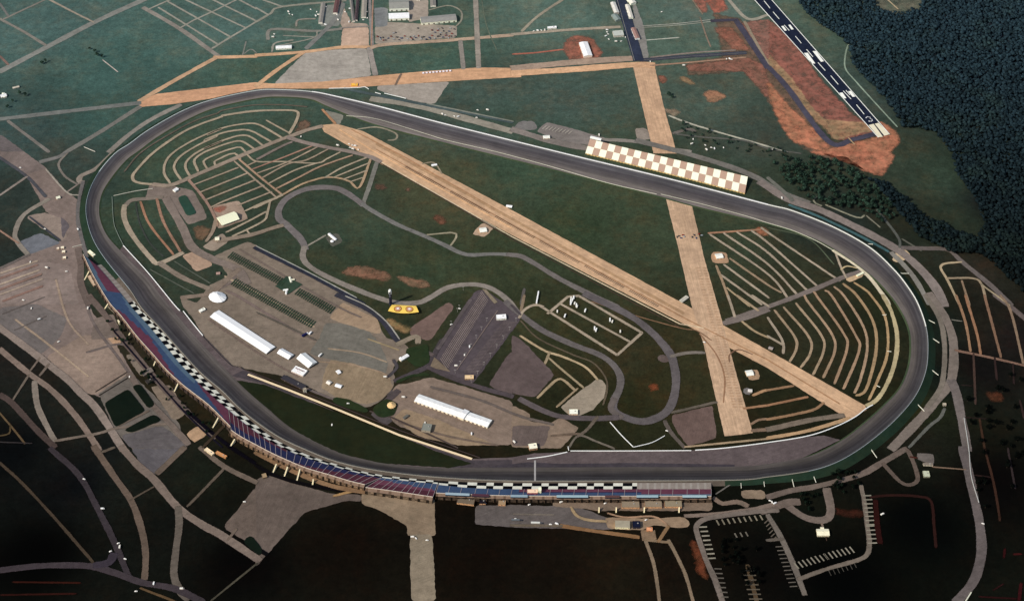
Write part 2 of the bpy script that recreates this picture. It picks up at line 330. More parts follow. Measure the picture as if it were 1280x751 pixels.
AR([('P', (106, 84, 70), '893,18 925,25 950,60 985,108 1010,148 1035,176 1052,180 1064,190 1040,200 1005,185 975,145 950,108 930,88 862,94 860,80 905,72 900,40'), ('A2', (144, 92, 78), '900,0 940,0 965,50 940,65'), ('A2', (158, 94, 78), '960,0 1040,0 1060,50 1000,60'), ('A2', (146, 92, 76), '280,190 330,180 400,200 440,260 420,290 290,290 260,240'),
    ('A2', (142, 92, 76), '1000,140 1080,140 1170,250 1100,240'), ('A2', (134, 90, 76), '860,330 1160,290 1250,330 1265,480 1230,440 1150,350 880,345'), ('A2', (150, 108, 84), '950,460 1010,450 1050,480 980,510'),
    ('A2', (128, 84, 68), '730,375 750,375 758,405 738,412'), ('A2', (136, 108, 82), '830,380 860,385 900,420 850,400'), ('A2', (128, 110, 92), '750,540 800,575 830,550'),
    ('A3', (138, 88, 76), '0,100 0,290 120,400 260,590 340,690 510,660 490,620 400,560 260,400 100,180'), ('A3', (156, 120, 92), '0,270 120,390 200,510 270,590 370,600 480,610 510,645 340,690 230,580 100,440 0,310'),
    ('A2', (138, 96, 84), '1110,120 1265,100 1265,300 1190,200'), ('A3', (174, 112, 86), '0,410 90,520 200,620 310,740 420,712 545,680 600,665 550,600 640,665 640,700 600,751 400,751 290,751 130,700 80,640 20,500'),
    ('B3', (170, 108, 84), '220,0 400,30 480,90 560,115 620,20 600,0'), ('A1', (104, 82, 68), '230,600 260,600 255,640 200,650'), ('B0', (110, 84, 66), '960,370 1040,380 1000,430 970,410'),
    ('B1', (122, 88, 70), '430,600 460,570 560,575 660,610 650,635 540,615'), ('B1', (126, 94, 74), '700,620 840,640 850,665 790,665'), ('B1', (104, 70, 54), '885,315 930,330 935,355 910,355'), ('B1', (96, 70, 58), '590,160 635,165 630,185 600,185'),
    ('B1', (98, 74, 60), '740,180 765,185 755,200'), ('B2', (158, 100, 74), '1200,385 1240,375 1265,400 1240,415'), ('C2', (112, 60, 38), '680,440 720,435 720,460 690,465'), ('C1', (132, 104, 72), '635,120 660,120 760,165 750,185 680,150'),
    ('D2', (98, 52, 34), '890,450 920,480 950,590 965,640 940,630 905,510'), ('D3', (52, 26, 18), '330,300 360,310 470,310 470,330 360,325'), ('B0', (150, 92, 76), '1060,280 1110,265 1120,280 1070,295'),
    ('A3', (98, 96, 82), '510,20 560,0 760,0 740,50 620,75 540,50'), ('C3', (76, 44, 30), '1075,485 1150,480 1160,500 1130,520')], 'dirt', 'bare_dirt', 2.5)
# ------------------------------------------------------------------ old concrete runways inside and beyond the oval
def C_(tile, c, s, name='old_runway', jit=.5):
    p = P(tile, s); a, b = (G(454, 164), G(960, 438)) if s.startswith('401') else ((G(792, 86), G(880, 431)) if tile == 'P' else (G(330, 102), G(640, 88)))
    return area(tile, s, c, 'concrete', name, jit, nz(ZA)+.001, False, math.atan2(b.y-a.y, b.x-a.x))
C_('P', (190, 156, 124), '401,157 420,155 454,164.4 640,263 855,380 905,407 960,438 1081,506.6 1083,512 1062,524 1045,514 960,460 850,402 640,294 456,194 405,165')
C_('P', (182, 152, 124), '832,246 864,254 880,322 903,403 921,470 941,541 906,545 893,490 880,431 864,380 848,310')
C_('P', (188, 154, 124), '791,82 818,82 830,135 846,192 817,192')
C_('A1', (194, 152, 118), '0,408 80,415 330,405 570,378 820,355 1100,335 1265,338 1310,345 1310,382 1265,384 960,402 600,425 440,438 0,440', 'dirt_apron')
C_('A0', (192, 148, 116), '690,490 780,465 1265,408 1265,440 1100,480 860,515 690,530', 'dirt_apron')
for s, w, c in (('410,640 560,735 1265,1130', 5, (208, 166, 126)), ('470,640 720,770 1265,1080', 3.5, (170, 128, 94))): road('A1', s, w, c, 'runway_strip', 'concrete', sm=False)
road('P', '470,187 640,281 860,400 960,450 1050,505', 3, (158, 120, 88), 'runway_joint', 'concrete', sm=False)
road('P', '470,180 640,274 855,392', 7, (166, 134, 102), 'runway_joint', 'concrete', sm=False)
road('P', '473,201 640,296 850,405 880,410', 3, (200, 180, 150), 'runway_kerb', 'concrete', sm=False)
road('P', '472,202 560,252 640,299 760,362 850,409', 2.5, (66, 52, 44), 'runway_kerb', 'gravel', sm=False)
road('C2', '400,30 620,100 840,160 910,170 980,215', 3.5, (120, 92, 70), 'lane', 'gravel')
road('C2', '930,190 1010,290 1050,400 1045,520', 4, (134, 102, 78), 'lane', 'gravel'); road('C2', '1075,320 1075,290 1120,265 1180,285', 4, (112, 86, 68), 'lane')
# parked-row marks worn into the long runway
mb = MB()
for i in range(150):
    if i % 26 in (0, 1, 2): continue
    x = 500+i*2.15; y = 206+(x-500)*.553
    a = G(x, y, 1.4); b_ = G(x+3.0, y-3.0+1.2, 1.4); d = (b_-a).normalized(); n_ = Vector((-d.y, d.x, 0))*.8
    mb.quad(a-n_, b_-n_, b_+n_, a+n_)
struct(mb.build('runway_marking', ground_mat((104, 86, 72), 'concrete')))
mb = MB()
for i in range(52):
    for sgn in (-1, 1):
        x = 868+i*.9+(10 if sgn > 0 else 2); y = 335+i*3.4
        a = G(x, y, 1.4); b_ = a+Vector((9, 0, 0)); mb.quad(a, b_, b_+Vector((0, 1.1, 0)), a+Vector((0, 1.1, 0)))
struct(mb.build('runway_marking', ground_mat((160, 126, 98), 'concrete')))
# ------------------------------------------------------------------ roads, lanes and tracks
TAN = (184, 148, 116); GF = (136, 133, 122); LN = (150, 136, 118); BR = (118, 104, 94)  # foreground darkening is put into the nearer road colours
RD = [
('P', 8, (106, 94, 88), 'lane', '279,331 292,338 292,350 276,360'), ('P', 7, (108, 94, 88), 'lane', '284,364 300,372 368,413 392,424'), ('P', 5, (104, 92, 84), 'lane', '300,312 340,336 420,382 450,396'), ('P', 6, (150, 132, 112), 'lane', '282,346 350,382 392,408'),
('P', 5, (104, 90, 82), 'lane', '262,400 330,446 372,470'), ('P', 4, (142, 124, 104), 'lane', '412,436 450,441 482,452'), ('P', 4, (138, 118, 98), 'lane', '400,452 440,456 478,466 487,474'), ('P', 6, (96, 86, 82), 'lane', '355,474 420,500 455,510'), ('P', 7, (94, 84, 78), 'lane', '540,484 600,500 650,520 690,530'), ('P', 5, (100, 86, 76), 'lane', '500,528 560,545 620,556'),
('P', 6, (96, 86, 82), 'lane', '110,440 150,430 165,440'), ('P', 5, (146, 128, 110), 'lane', '20,400 60,430 110,470'), ('P', 6, (98, 88, 84), 'lane', '100,345 115,400 150,450 185,500'), ('P', 5, (142, 124, 108), 'lane', '70,350 85,400 110,430'), ('P', 4, (90, 82, 78), 'lane', '0,362 50,345'), ('P', 4, (90, 82, 78), 'lane', '5,392 54,372'), ('P', 4, (90, 82, 78), 'lane', '20,412 56,396'),

('A0', 18, (120, 120, 114), 'road', '0,355 230,235 470,110 700,5 760,-20'), ('A0', 9, (116, 112, 104), 'lane', '0,95 120,160 225,225'), ('A0', 8, (116, 112, 104), 'lane', '20,95 235,-5'), ('A0', 8, (100, 100, 96), 'lane', '0,20 40,80'),
('A0', 8, (142, 132, 118), 'lane', '235,-5 350,55 460,110'), ('A0', 13, (126, 120, 112), 'road', '710,40 890,145 1080,280'), ('A0', 7, GF, 'lane', '740,45 830,5 900,-20'), ('A0', 7, GF, 'lane', '785,40 1075,220'),
('A0', 7, GF, 'lane', '830,10 1140,185'), ('A0', 7, GF, 'lane', '915,0 1215,140'), ('A0', 7, GF, 'lane', '1050,0 1265,105'), ('A0', 8, GF, 'lane', '1050,240 1140,185 1265,110'), ('A0', 7, GF, 'lane', '890,140 960,100 1060,55 1170,0'),
('A0', 7, GF, 'lane', '1180,0 1265,45'), ('A0', 13, TAN, 'dirt_road', '1060,285 1265,280'), ('A0', 13, (174, 142, 114), 'dirt_road', '1065,288 870,395 690,500'), ('A0', 15, (106, 108, 104), 'road', '0,590 690,510'),
('A0', 13, (108, 106, 100), 'road', '690,530 500,650 330,751'), ('A0', 13, (126, 120, 112), 'service_road', '540,751 640,665 750,590 890,520'), ('A0', 9, (108, 104, 98), 'lane', '40,600 240,751'), ('A0', 4, (170, 160, 150), 'lane', '510,300 580,355'),
('A0', 8, (112, 92, 84), 'lane', '0,280 40,320'), ('A0', 5, (120, 120, 112), 'lane', '1200,270 1215,210'), ('A0', 5, (120, 120, 112), 'lane', '1210,265 1240,245 1265,262'),

('A1', 12, TAN, 'dirt_road', '0,275 220,260 430,235 570,235'), ('A1', 12, TAN, 'dirt_road', '0,428 100,350 235,260'), ('A1', 9, (126, 122, 118), 'road', '560,0 575,230'), ('A1', 5, (150, 120, 104), 'lane', '578,0 570,230'), ('A1', 14, (140, 132, 125), 'road', '560,240 590,370'),
('A1', 13, (164, 142, 122), 'dirt_road', '570,238 640,222 960,200 1265,175'), ('A1', 11, (126, 120, 112), 'road', '1010,205 1025,340'), ('A1', 13, (134, 126, 116), 'road', '1085,0 1100,335'), ('A1', 3, (90, 98, 84), 'path', '1115,0 1140,130 1190,250'),
('A1', 6, (132, 128, 114), 'lane', '860,50 950,30 1010,55 1015,100 990,130'), ('A1', 9, (128, 126, 114), 'road', '0,110 70,70 130,35 440,5'), ('A1', 7, GF, 'lane', '0,40 60,75'), ('A1', 7, GF, 'lane', '30,0 130,35'),
('A1', 10, (120, 118, 110), 'lane', '60,195 60,160 100,145 290,155 420,145'), ('A1', 7, (126, 120, 110), 'lane', '200,130 210,100 290,95'), ('A1', 13, (112, 112, 108), 'road', '250,240 380,110 430,20'), ('A1', 5, GF, 'lane', '100,230 280,190 300,160'),
('A1', 5, GF, 'lane', '140,178 290,185'), ('A1', 7, GF, 'lane', '80,255 95,215 180,200'), ('A1', 7, (128, 120, 112), 'lane', '420,140 555,132'),
('A1', 22, (136, 130, 118), 'service_road', '570,490 800,525 1265,650'), ('A1', 10, (70, 82, 82), 'service_road', '440,440 740,500 1265,605'), ('A1', 6, (120, 122, 112), 'lane', '850,515 1265,600'), ('A1', 7, (112, 96, 84), 'lane', '690,420 715,370'),

('A1', 5, (134, 126, 108), 'path', '500,640 600,630 690,660 690,690 650,695'),
('A1', 8, (160, 120, 90), 'lane', '390,610 330,545'), 
('A2', 24, (150, 130, 114), 'dirt_road', '0,340 300,310 590,290'), ('A2', 24, (196, 156, 122), 'dirt_road', '0,364 300,345 600,322 700,325'), ('A2', 14, (60, 62, 72), 'taxiway', '630,300 870,280 1160,262'), ('A2', 6, (150, 120, 100), 'dirt_road', '690,325 880,310 1150,285'),
('A2', 7, (124, 112, 104), 'lane', '690,285 900,262 1100,250'), ('A2', 11, (150, 138, 122), 'road', '0,172 270,150 530,135'), ('A2', 9, (138, 130, 114), 'road', '50,155 130,80 250,0'), ('A2', 6, (156, 96, 80), 'dirt_track', '0,270 120,262 260,245'), ('A2', 3, (156, 154, 144), 'lane', '650,130 820,118 990,98'),
('A2', 3, (150, 150, 138), 'lane', '650,138 820,126 990,108'), ('A2', 5, (168, 168, 156), 'lane', '670,200 820,188'), ('A2', 5, (120, 104, 90), 'lane', '930,90 960,180 980,230'), ('A2', 5, (124, 110, 94), 'lane', '890,0 940,70'), ('A2', 10, (146, 140, 126), 'road', '1070,0 1165,95 1265,75'),
('A2', 9, (136, 122, 104), 'road', '1150,110 1265,320'), ('A2', 16, (66, 64, 76), 'taxiway', '1100,95 1140,150 1265,340'), ('A2', 12, (62, 60, 70), 'taxiway', '980,105 1110,100'), ('A2', 7, (164, 160, 144), 'lane', '780,575 920,625 1265,725'),
('A2', 12, (122, 116, 108), 'service_road', '400,690 600,700 770,735 880,751'), ('A2', 20, (118, 110, 104), 'service_road', '0,640 200,700 400,740'), ('A2', 10, (98, 92, 86), 'lane', '800,660 870,640 900,650'), ('P', 17, (106, 102, 96), 'service_road', '796,176 850,190 910,208 945,222 975,240 1010,254'), ('P', 6, (84, 84, 78), 'lane', '845,168 880,172 930,176 960,186 1000,192'),
('A3', 15, (68, 66, 78), 'taxiway', '0,330 100,440 300,700 420,690 545,658'), ('A3', 4, (124, 138, 122), 'path', '525,150 460,165 400,220 380,290 385,345 430,400 520,500 640,630'), ('A3', 5, (168, 150, 120), 'lane', '590,0 640,45'), ('A3', 4, (170, 144, 110), 'lane', '400,685 425,712'), ('A3', 4, (150, 150, 136), 'lane', '0,725 90,751'),
('A3', 10, (120, 120, 84), 'grass_verge', '130,155 240,262'),
('B0', 8, (72, 72, 76), 'road', '0,30 130,120 225,220'), ('B0', 8, (124, 114, 106), 'lane', '130,125 0,215'), ('B0', 11, (124, 116, 106), 'road', '240,235 120,310 75,400 90,450 140,510'), ('B0', 6, (140, 112, 96), 'lane', '0,390 90,450'), ('B0', 8, (96, 88, 84), 'lane', '0,575 140,510'),
('B0', 5, (58, 60, 66), 'drain', '145,320 300,440'), ('B0', 12, (104, 102, 98), 'road', '200,50 290,25 330,0'), ('B0', 7, (112, 106, 98), 'lane', '330,10 290,60 320,120 380,160'), ('B0', 13, (126, 116, 106), 'service_road', '565,0 480,80 400,120 395,150 410,150'), ('B0', 6, (118, 108, 100), 'lane', '400,150 330,200'),
('B0', 9, (96, 92, 90), 'service_road', '410,150 390,240 385,340 410,450 430,520'), ('B0', 4, (150, 142, 130), 'kerb', '225,85 330,200 390,215'), ('B0', 14, (96, 84, 78), 'service_road', '385,480 400,560 400,650 440,751'),
('B0', 8, (122, 98, 88), 'lane', '0,625 180,560'), ('B0', 8, (122, 98, 88), 'lane', '0,680 200,605'), ('B0', 8, (124, 98, 88), 'lane', '20,735 205,665'), ('B0', 7, (150, 134, 118), 'lane', '0,600 180,540'), ('B0', 7, (150, 134, 118), 'lane', '0,655 190,585'), ('B0', 7, (146, 130, 116), 'lane', '0,705 205,630'),



('B0', 11, (116, 106, 96), 'lane', '620,270 650,240 750,230 800,225'), ('B0', 11, LN, 'lane', '615,265 615,330 660,420 750,530 790,550 900,500'), ('B0', 4, (56, 60, 56), 'path', '670,250 690,350 740,450 810,520'), ('B0', 7, (144, 108, 86), 'lane', '695,250 740,360 855,505'), ('B0', 8, (136, 106, 88), 'lane', '775,235 810,350 890,490'),
('B0', 19, (116, 104, 96), 'lane', '820,230 900,370 950,470 1050,530 1170,580 1220,650'), ('B0', 12, (122, 110, 98), 'lane', '790,550 900,620 1030,675'), ('B0', 3, (80, 84, 74), 'path', '860,540 1040,650'), ('B0', 3, (80, 84, 74), 'path', '740,580 960,700'), 

('B0', 12, (118, 104, 92), 'lane', '1180,580 1090,660 1040,700 900,720'),


('B1', 10, (112, 110, 102), 'lane', '530,255 560,170 600,45'), ('B1', 6, (128, 122, 110), 'lane', '245,470 340,415'), ('B1', 6, (142, 134, 112), 'lane', '850,410 970,400 990,420 960,465'),
('B1', 4, (130, 120, 100), 'path', '820,60 880,55 920,110'), ('B1', 5, (122, 112, 96), 'lane', '1120,340 1180,375'),
('B1', 16, (104, 98, 96), 'road_course', '245,480 220,430 150,360 115,330 115,280 160,225 260,182 380,178 450,205 530,262'), ('B1', 11, (106, 104, 100), 'road_course', '525,258 580,295 700,360 830,415 930,460 1000,495 1060,510 1160,505 1265,508'), ('B1', 13, (122, 114, 106), 'road_course', '240,470 232,520 270,570 400,640 600,720 700,745 800,745 860,720 950,670 1060,655 1150,670 1230,720 1290,790'),
('B2', 13, (104, 98, 94), 'road_course', '-20,508 40,515 100,545 240,630 400,710 520,765'), ('C2', 17, (90, 84, 84), 'road_course', '360,-10 560,85 680,170 770,270 800,340 810,430 790,530 740,590 650,620 560,600 500,560 510,500'), ('C2', 14, (94, 88, 86), 'road_course', '-30,30 40,90 150,170 300,240 430,290 500,340 535,400 530,460 505,510'),
('C2', 12, (92, 84, 80), 'road_course', '505,510 490,560 540,600'), ('B1', 6, (120, 84, 62), 'path', '300,625 400,672 440,690'), ('B1', 10, (42, 44, 54), 'service_road', '-5,475 250,600 530,751'), ('C1', 13, (50, 50, 58), 'service_road', '400,-5 500,40 590,90 640,140 700,220'), ('C1', 3, (150, 146, 136), 'kerb', '440,0 540,45 610,95 660,145 710,215'), ('B1', 2.5, (150, 150, 140), 'kerb', '0,465 250,590 500,722'),
('C1', 12, (66, 60, 62), 'service_road', '690,420 780,380 850,345 880,290 920,220'), ('C1', 12, (72, 64, 66), 'service_road', '850,350 960,400 1100,450 1265,495'), ('C1', 7, (66, 62, 64), 'service_road', '680,320 695,355 650,400'), ('C1', 10, (88, 78, 76), 'service_road', '800,260 870,290'), ('C1', 9, (84, 76, 76), 'lane', '1060,20 900,260'), ('C1', 12, (128, 116, 100), 'lane', '700,240 790,200 800,230'), ('C1', 14, (74, 66, 66), 'service_road', '700,470 600,560'), ('C1', 4, (70, 60, 56), 'path', '560,570 670,600 1000,751'),
('C1', 5, (84, 78, 70), 'path', '0,80 130,140 300,220'), ('C1', 5, (140, 124, 96), 'lane', '560,215 700,265'),
('C2', 7, (166, 146, 116), 'lane', '45,200 160,270 250,300 360,350 420,410'), ('C2', 7, (140, 124, 100), 'lane', '185,280 165,330'), ('C2', 6, (144, 128, 102), 'lane', '180,305 260,375 350,450'), ('C2', 7, (146, 128, 102), 'lane', '130,500 180,450 240,410 310,465'), ('C2', 6, (140, 122, 98), 'lane', '320,460 225,545'), ('C2', 4, (84, 74, 60), 'path', '40,120 130,210 300,290 400,330 460,400 470,460 450,540'),
('C2', 13, (84, 76, 76), 'service_road', '40,510 140,560 240,595 400,605 520,600'), ('C2', 7, (94, 80, 68), 'lane', '200,690 330,680'), ('C2', 6, (98, 90, 80), 'lane', '280,751 330,690 420,720 500,751'), ('C2', 8, (94, 84, 74), 'lane', '420,600 370,660 330,690'), ('C2', 8, LN, 'lane', '180,85 275,5 330,0 642,182 520,292 140,50'), ('C2', 7, LN, 'lane', '240,40 580,225'), ('C2', 8, LN, 'lane', '150,52 110,45 60,70 38,105'),
('C2', 9, (112, 104, 96), 'lane', '790,298 860,282 945,280'), ('C2', 8, (92, 84, 74), 'lane', '795,575 1005,525'), ('C2', 9, (84, 76, 70), 'lane', '755,620 790,680 850,745'), ('C2', 6, (150, 130, 104), 'lane', '860,745 1265,705'), ('A2', 5, (88, 82, 72), 'lane', '0,-100 1,-100'),
('C2', 7, (66, 60, 62), 'lane', '0,50 40,90'), ('B2', 8, (84, 80, 76), 'lane', '60,680 45,751'), ('C2', 8, (122, 106, 88), 'lane', '60,0 45,70'),
('B2', 7, (150, 112, 88), 'lane', '975,402 1220,385'), ('B2', 7, LN, 'lane', '980,410 1265,605 1370,733'), ('B2', 7, LN, 'lane', '1050,405 1265,556 1415,712'), ('B2', 7, LN, 'lane', '1115,400 1265,499 1465,692'), ('B2', 7, LN, 'lane', '1185,392 1265,450 1515,670'), ('B2', 7, LN, 'lane', '1240,378 1265,400 1615,635'), ('B2', 7, (140, 120, 98), 'lane', '1080,530 1265,658 1325,692'), ('B2', 7, LN, 'lane', '1050,560 1265,718'), ('B2', 7, LN, 'lane', '1035,610 1230,751'), ('B2', 6, (160, 140, 110), 'lane', '1065,675 1170,760'), ('B2', 7, (144, 122, 98), 'lane', '1010,565 1040,640 1080,751'),
 ('B3', 12, (108, 98, 92), 'road', '-200,835 40,751 200,690 370,620 460,590'), ('B3', 6, LN, 'lane', '330,490 360,570 385,620'), ('B3', 5, (170, 152, 116), 'lane', '365,580 390,565 440,575'),
('B3', 9, (196, 184, 158), 'service_road', '325,490 420,550 500,620 570,710 597,751'), ('C3', 9, (164, 150, 116), 'service_road', '567,0 610,80 638,200 628,320 590,430 540,510 490,540'), ('B3', 3, (76, 84, 66), 'path', '0,375 200,430 330,560'),
('C2', 7, LN, 'lane', '1068,0 1100,100'), ('C2', 7, (156, 136, 110), 'lane', '1115,0 1220,75'), ('C2', 7, LN, 'lane', '1190,0 1265,50'), ('C2', 12, (108, 98, 92), 'road', '1050,135 1150,110 1265,70'), ('C2', 7, (150, 130, 102), 'lane', '1140,130 1200,175 1265,205'),
('C2', 8, (150, 118, 88), 'lane', '1195,490 1240,470 1265,465'), ('C2', 7, (140, 106, 80), 'lane', '1150,555 1265,540'), ('C2', 7, (128, 104, 84), 'lane', '1185,632 1220,612 1265,608'), ('C2', 9, (118, 98, 82), 'lane', '1190,665 1265,660'),
('C3', 7, LN, 'lane', '0,110 70,220 75,280'), ('C3', 7, LN, 'lane', '0,200 70,240'), ('C3', 7, (148, 128, 104), 'lane', '35,75 130,200 140,260 110,320'), ('C3', 7, (148, 128, 104), 'lane', '80,60 200,200 210,280 165,350'), ('C3', 7, (148, 128, 104), 'lane', '140,40 260,190 275,270 225,385'), ('C3', 7, (148, 124, 100), 'lane', '186,2 190,20 310,180 330,270 275,400'), ('C3', 7, (146, 120, 96), 'lane', '232,-15 240,0 370,180 390,260 330,430'),
('C3', 7, (148, 122, 98), 'lane', '285,-22 315,0 430,190 450,270 375,455'), ('C3', 7, (150, 126, 102), 'lane', '330,-41 375,0 470,150 490,260 460,400 430,475'), ('C3', 8, (146, 122, 92), 'lane', '375,-56 440,0 520,130 535,260 500,420 470,480 440,490'), ('C3', 7, (156, 130, 96), 'lane', '430,-62 480,-30 510,0 580,110 590,280 540,420 500,510'),

('C3', 7, (136, 106, 80), 'lane', '0,465 120,445'), ('C3', 7, (140, 104, 78), 'lane', '0,540 190,500'), ('C3', 8, (136, 106, 80), 'lane', '0,610 130,585 230,560 270,530'), ('C3', 12, (108, 96, 84), 'lane', '0,660 200,615 370,590'), ('C3', 9, (164, 134, 102), 'lane', '0,702 200,665 400,605'),
('B3', 21, (118, 108, 102), 'ring_road', '-40,150 100,235 250,285 430,370 600,460 700,530 790,620 845,700 870,760'), ('B3', 11, (120, 116, 108), 'ring_road', '610,500 680,570 740,650 795,751'), ('B3', 8, (62, 90, 92), 'ditch', '100,262 250,320 450,415 600,495'), ('B3', 6, (128, 126, 108), 'lane', '290,265 440,325 470,315'), ('B3', 6, (122, 120, 104), 'lane', '260,265 235,255 225,235 240,225'), ('B3', 5, (110, 108, 94), 'lane', '490,320 550,370'), ('B3', 8, (80, 82, 76), 'lane', '540,290 620,390 650,440 650,470'), ('B3', 10, (98, 98, 90), 'lane', '0,130 80,200 120,240'),
('B3', 5, (90, 90, 80), 'path', '660,430 760,490'), ('B3', 12, (96, 88, 84), 'road', '665,475 780,478 890,485 960,545 1100,660 1200,755'), ('C3', 12, (92, 82, 78), 'road', '1120,-5 1200,55 1290,130'), ('B3', 7, (150, 134, 108), 'lane', '950,545 855,562 890,640 945,755'), ('B3', 7, (138, 122, 100), 'lane', '890,625 1010,625 1055,655 1080,755'), ('B3', 6, (128, 108, 88), 'lane', '958,640 995,755'), ('B3', 6, (144, 130, 106), 'lane', '1060,660 1190,755'),
('C3', 18, (112, 102, 94), 'ring_road', '795,-10 870,100 910,200 918,300 912,380 895,440 820,530 740,620 610,755'), ('C3', 10, (108, 100, 90), 'ring_road', '780,0 850,120 872,250 868,380 850,460 790,545'), ('C3', 18, (100, 92, 88), 'road', '905,420 930,480 955,600 985,760'), ('C3', 8, (88, 88, 82), 'lane', '870,560 850,600 790,650 700,745'), ('C3', 2.5, (120, 116, 106), 'path', '905,118 960,126'),
('C3', 7, (134, 104, 80), 'lane', '930,0 975,130 1000,270'), ('C3', 7, (134, 100, 76), 'lane', '975,0 1030,180 1050,285'), ('C3', 7, (116, 90, 72), 'lane', '1070,0 1150,300'), ('C3', 7, (122, 102, 84), 'lane', '1150,0 1200,80 1260,330'), ('C3', 8, (116, 90, 76), 'lane', '930,270 1100,305 1270,345'), ('C3', 6, (62, 48, 42), 'lane', '1015,290 1025,530'), ('C3', 6, (46, 34, 32), 'lane', '1120,310 1130,410'), ('C3', 6, (54, 38, 28), 'lane', '1045,610 1070,755'), ('C3', 6, (46, 34, 32), 'lane', '1245,520 1265,600'), ('C3', 5, (40, 30, 28), 'lane', '1210,340 1215,430'), ('C3', 3, (34, 26, 24), 'path', '950,440 1010,445'), ('C3', 3, (34, 26, 24), 'path', '970,600 1100,608'),
('D3', 17, (90, 82, 80), 'road', '960,-5 985,90 1020,250 1045,370 1055,500 1030,620 990,690 930,755'), ('D3', 12, (98, 86, 78), 'service_road', '0,238 120,205 240,185 450,130 560,70 680,0'), ('D3', 15, (102, 90, 82), 'lane', '90,275 150,320 210,348 280,350 310,310 290,200'), ('D3', 16, (98, 86, 78), 'lane', '-30,310 90,268 150,262'), ('D3', 9, (88, 76, 68), 'lane', '570,75 650,160 700,178 740,150 715,60 690,10'), ('D3', 4, (112, 92, 76), 'lane', '820,90 970,102'), ('D3', 5, (60, 30, 24), 'dirt_track', '700,40 740,45'),
('D3', 10, (102, 94, 86), 'lane', '0,330 60,430 120,560 180,715'), ('D3', 9, (104, 94, 84), 'lane', '155,642 300,590 440,550 490,520 500,460 490,380 475,260 460,185'), ('D3', 8, (90, 82, 74), 'lane', '0,452 70,445'), ('D3', 6, (38, 20, 17), 'dirt_track', '500,240 600,230 740,235 805,260 820,380 830,490'), ('D3', 10, (38, 14, 12), 'dirt_track', '530,250 540,380 555,470'), ('D3', 4, (36, 24, 22), 'path', '1020,130 1110,142'), ('D3', 6, (52, 34, 26), 'lane', '1070,0 1110,150 1130,250 1145,350'), ('D3', 5, (44, 36, 36), 'lane', '1185,0 1220,190'), ('D3', 4, (34, 12, 12), 'path', '1040,730 1230,740'), ('D3', 5, (40, 12, 12), 'dirt_track', '1170,490 1165,540'), ('D3', 5, (52, 16, 16), 'dirt_track', '1210,522 1255,518'), ('D3', 6, (48, 14, 16), 'dirt_track', '1250,660 1240,751'), ('D3', 3, (34, 14, 14), 'path', '1110,700 1165,665'), ('D3', 5, (112, 96, 84), 'path', '262,365 275,395'), ('D3', 3, (80, 60, 52), 'path', '285,430 290,455'),
('D2', 9, (112, 98, 88), 'lane', '860,332 1000,322 1180,300 1290,275'), ('D2', 10, (106, 96, 88), 'lane', '1310,305 1190,312 1060,328 960,345 915,375 915,420 960,550 1000,640 1040,755'), ('D2', 8, (118, 102, 84), 'lane', '660,455 695,550 715,650 728,755'), ('D2', 8, (116, 100, 82), 'lane', '775,455 820,540 860,630 895,755'), ('D2', 24, (118, 98, 78), 'lane', '650,428 700,425'), ('D2', 7, (114, 96, 76), 'lane', '660,450 775,462'), ('D2', 8, (120, 94, 68), 'lane', '770,385 725,455'), ('D2', 6, (150, 128, 98), 'path', '290,285 320,330 380,352 470,358'),
('D2', 9, (120, 90, 62), 'lane', '240,380 400,405 620,435'), ('D2', 7, (94, 84, 72), 'lane', '0,378 240,380'), ('D2', 10, (112, 96, 84), 'lane', '1000,245 1040,270 1110,262 1160,280'), ('D2', 4, (100, 92, 84), 'path', '0,322 210,326'), ('D2', 5, (150, 120, 96), 'lane', '480,320 560,338 700,335 760,370'),
('D2', 9, (76, 62, 46), 'lane', '1165,580 1210,755'), ('D2', 3, (96, 92, 86), 'path', '1005,225 1110,155'),
('C0', 15, (125, 112, 103), 'road', '-10,150 90,225 190,300 240,340 330,410 400,480 480,560 610,760'), ('D0', 15, (109, 96, 87), 'road', '600,-10 680,80 760,150 880,290 1000,375 1100,430 1280,550'), ('C0', 12, (116, 101, 91), 'road', '0,265 140,380 260,470 380,600 490,760'), ('D0', 12, (89, 76, 66), 'road', '465,-10 560,130 650,260 700,400 720,520 715,640'), ('D0', 13, (89, 81, 73), 'road', '880,290 885,380 870,500 860,620 890,700 930,740'), ('D0', 7, (84, 74, 64), 'lane', '930,280 1000,210 1110,95'), ('D0', 10, (96, 84, 74), 'lane', '990,-5 1110,88 1265,165'),
('C0', 11, (118, 108, 98), 'road', '170,425 185,540 230,640 270,715'), ('C0', 8, (106, 94, 84), 'lane', '280,715 480,680 600,650 830,632'), ('C0', 6, (96, 86, 76), 'lane', '60,520 140,395'), ('C0', 6, (104, 92, 82), 'lane', '150,370 195,310'), ('C0', 7, (104, 92, 82), 'lane', '200,390 240,340'), ('C0', 12, (69, 58, 54), 'road', '0,490 60,530 180,660 270,745'), ('D0', 11, (53, 47, 50), 'road', '250,0 390,130 480,290 560,450 640,640'), ('C0', 5, (86, 70, 50), 'lane', '0,580 60,650 120,725'), ('C0', 5, (70, 58, 40), 'lane', '0,690 45,680 50,645'), ('C0', 3, (48, 44, 44), 'path', '0,722 160,728'),
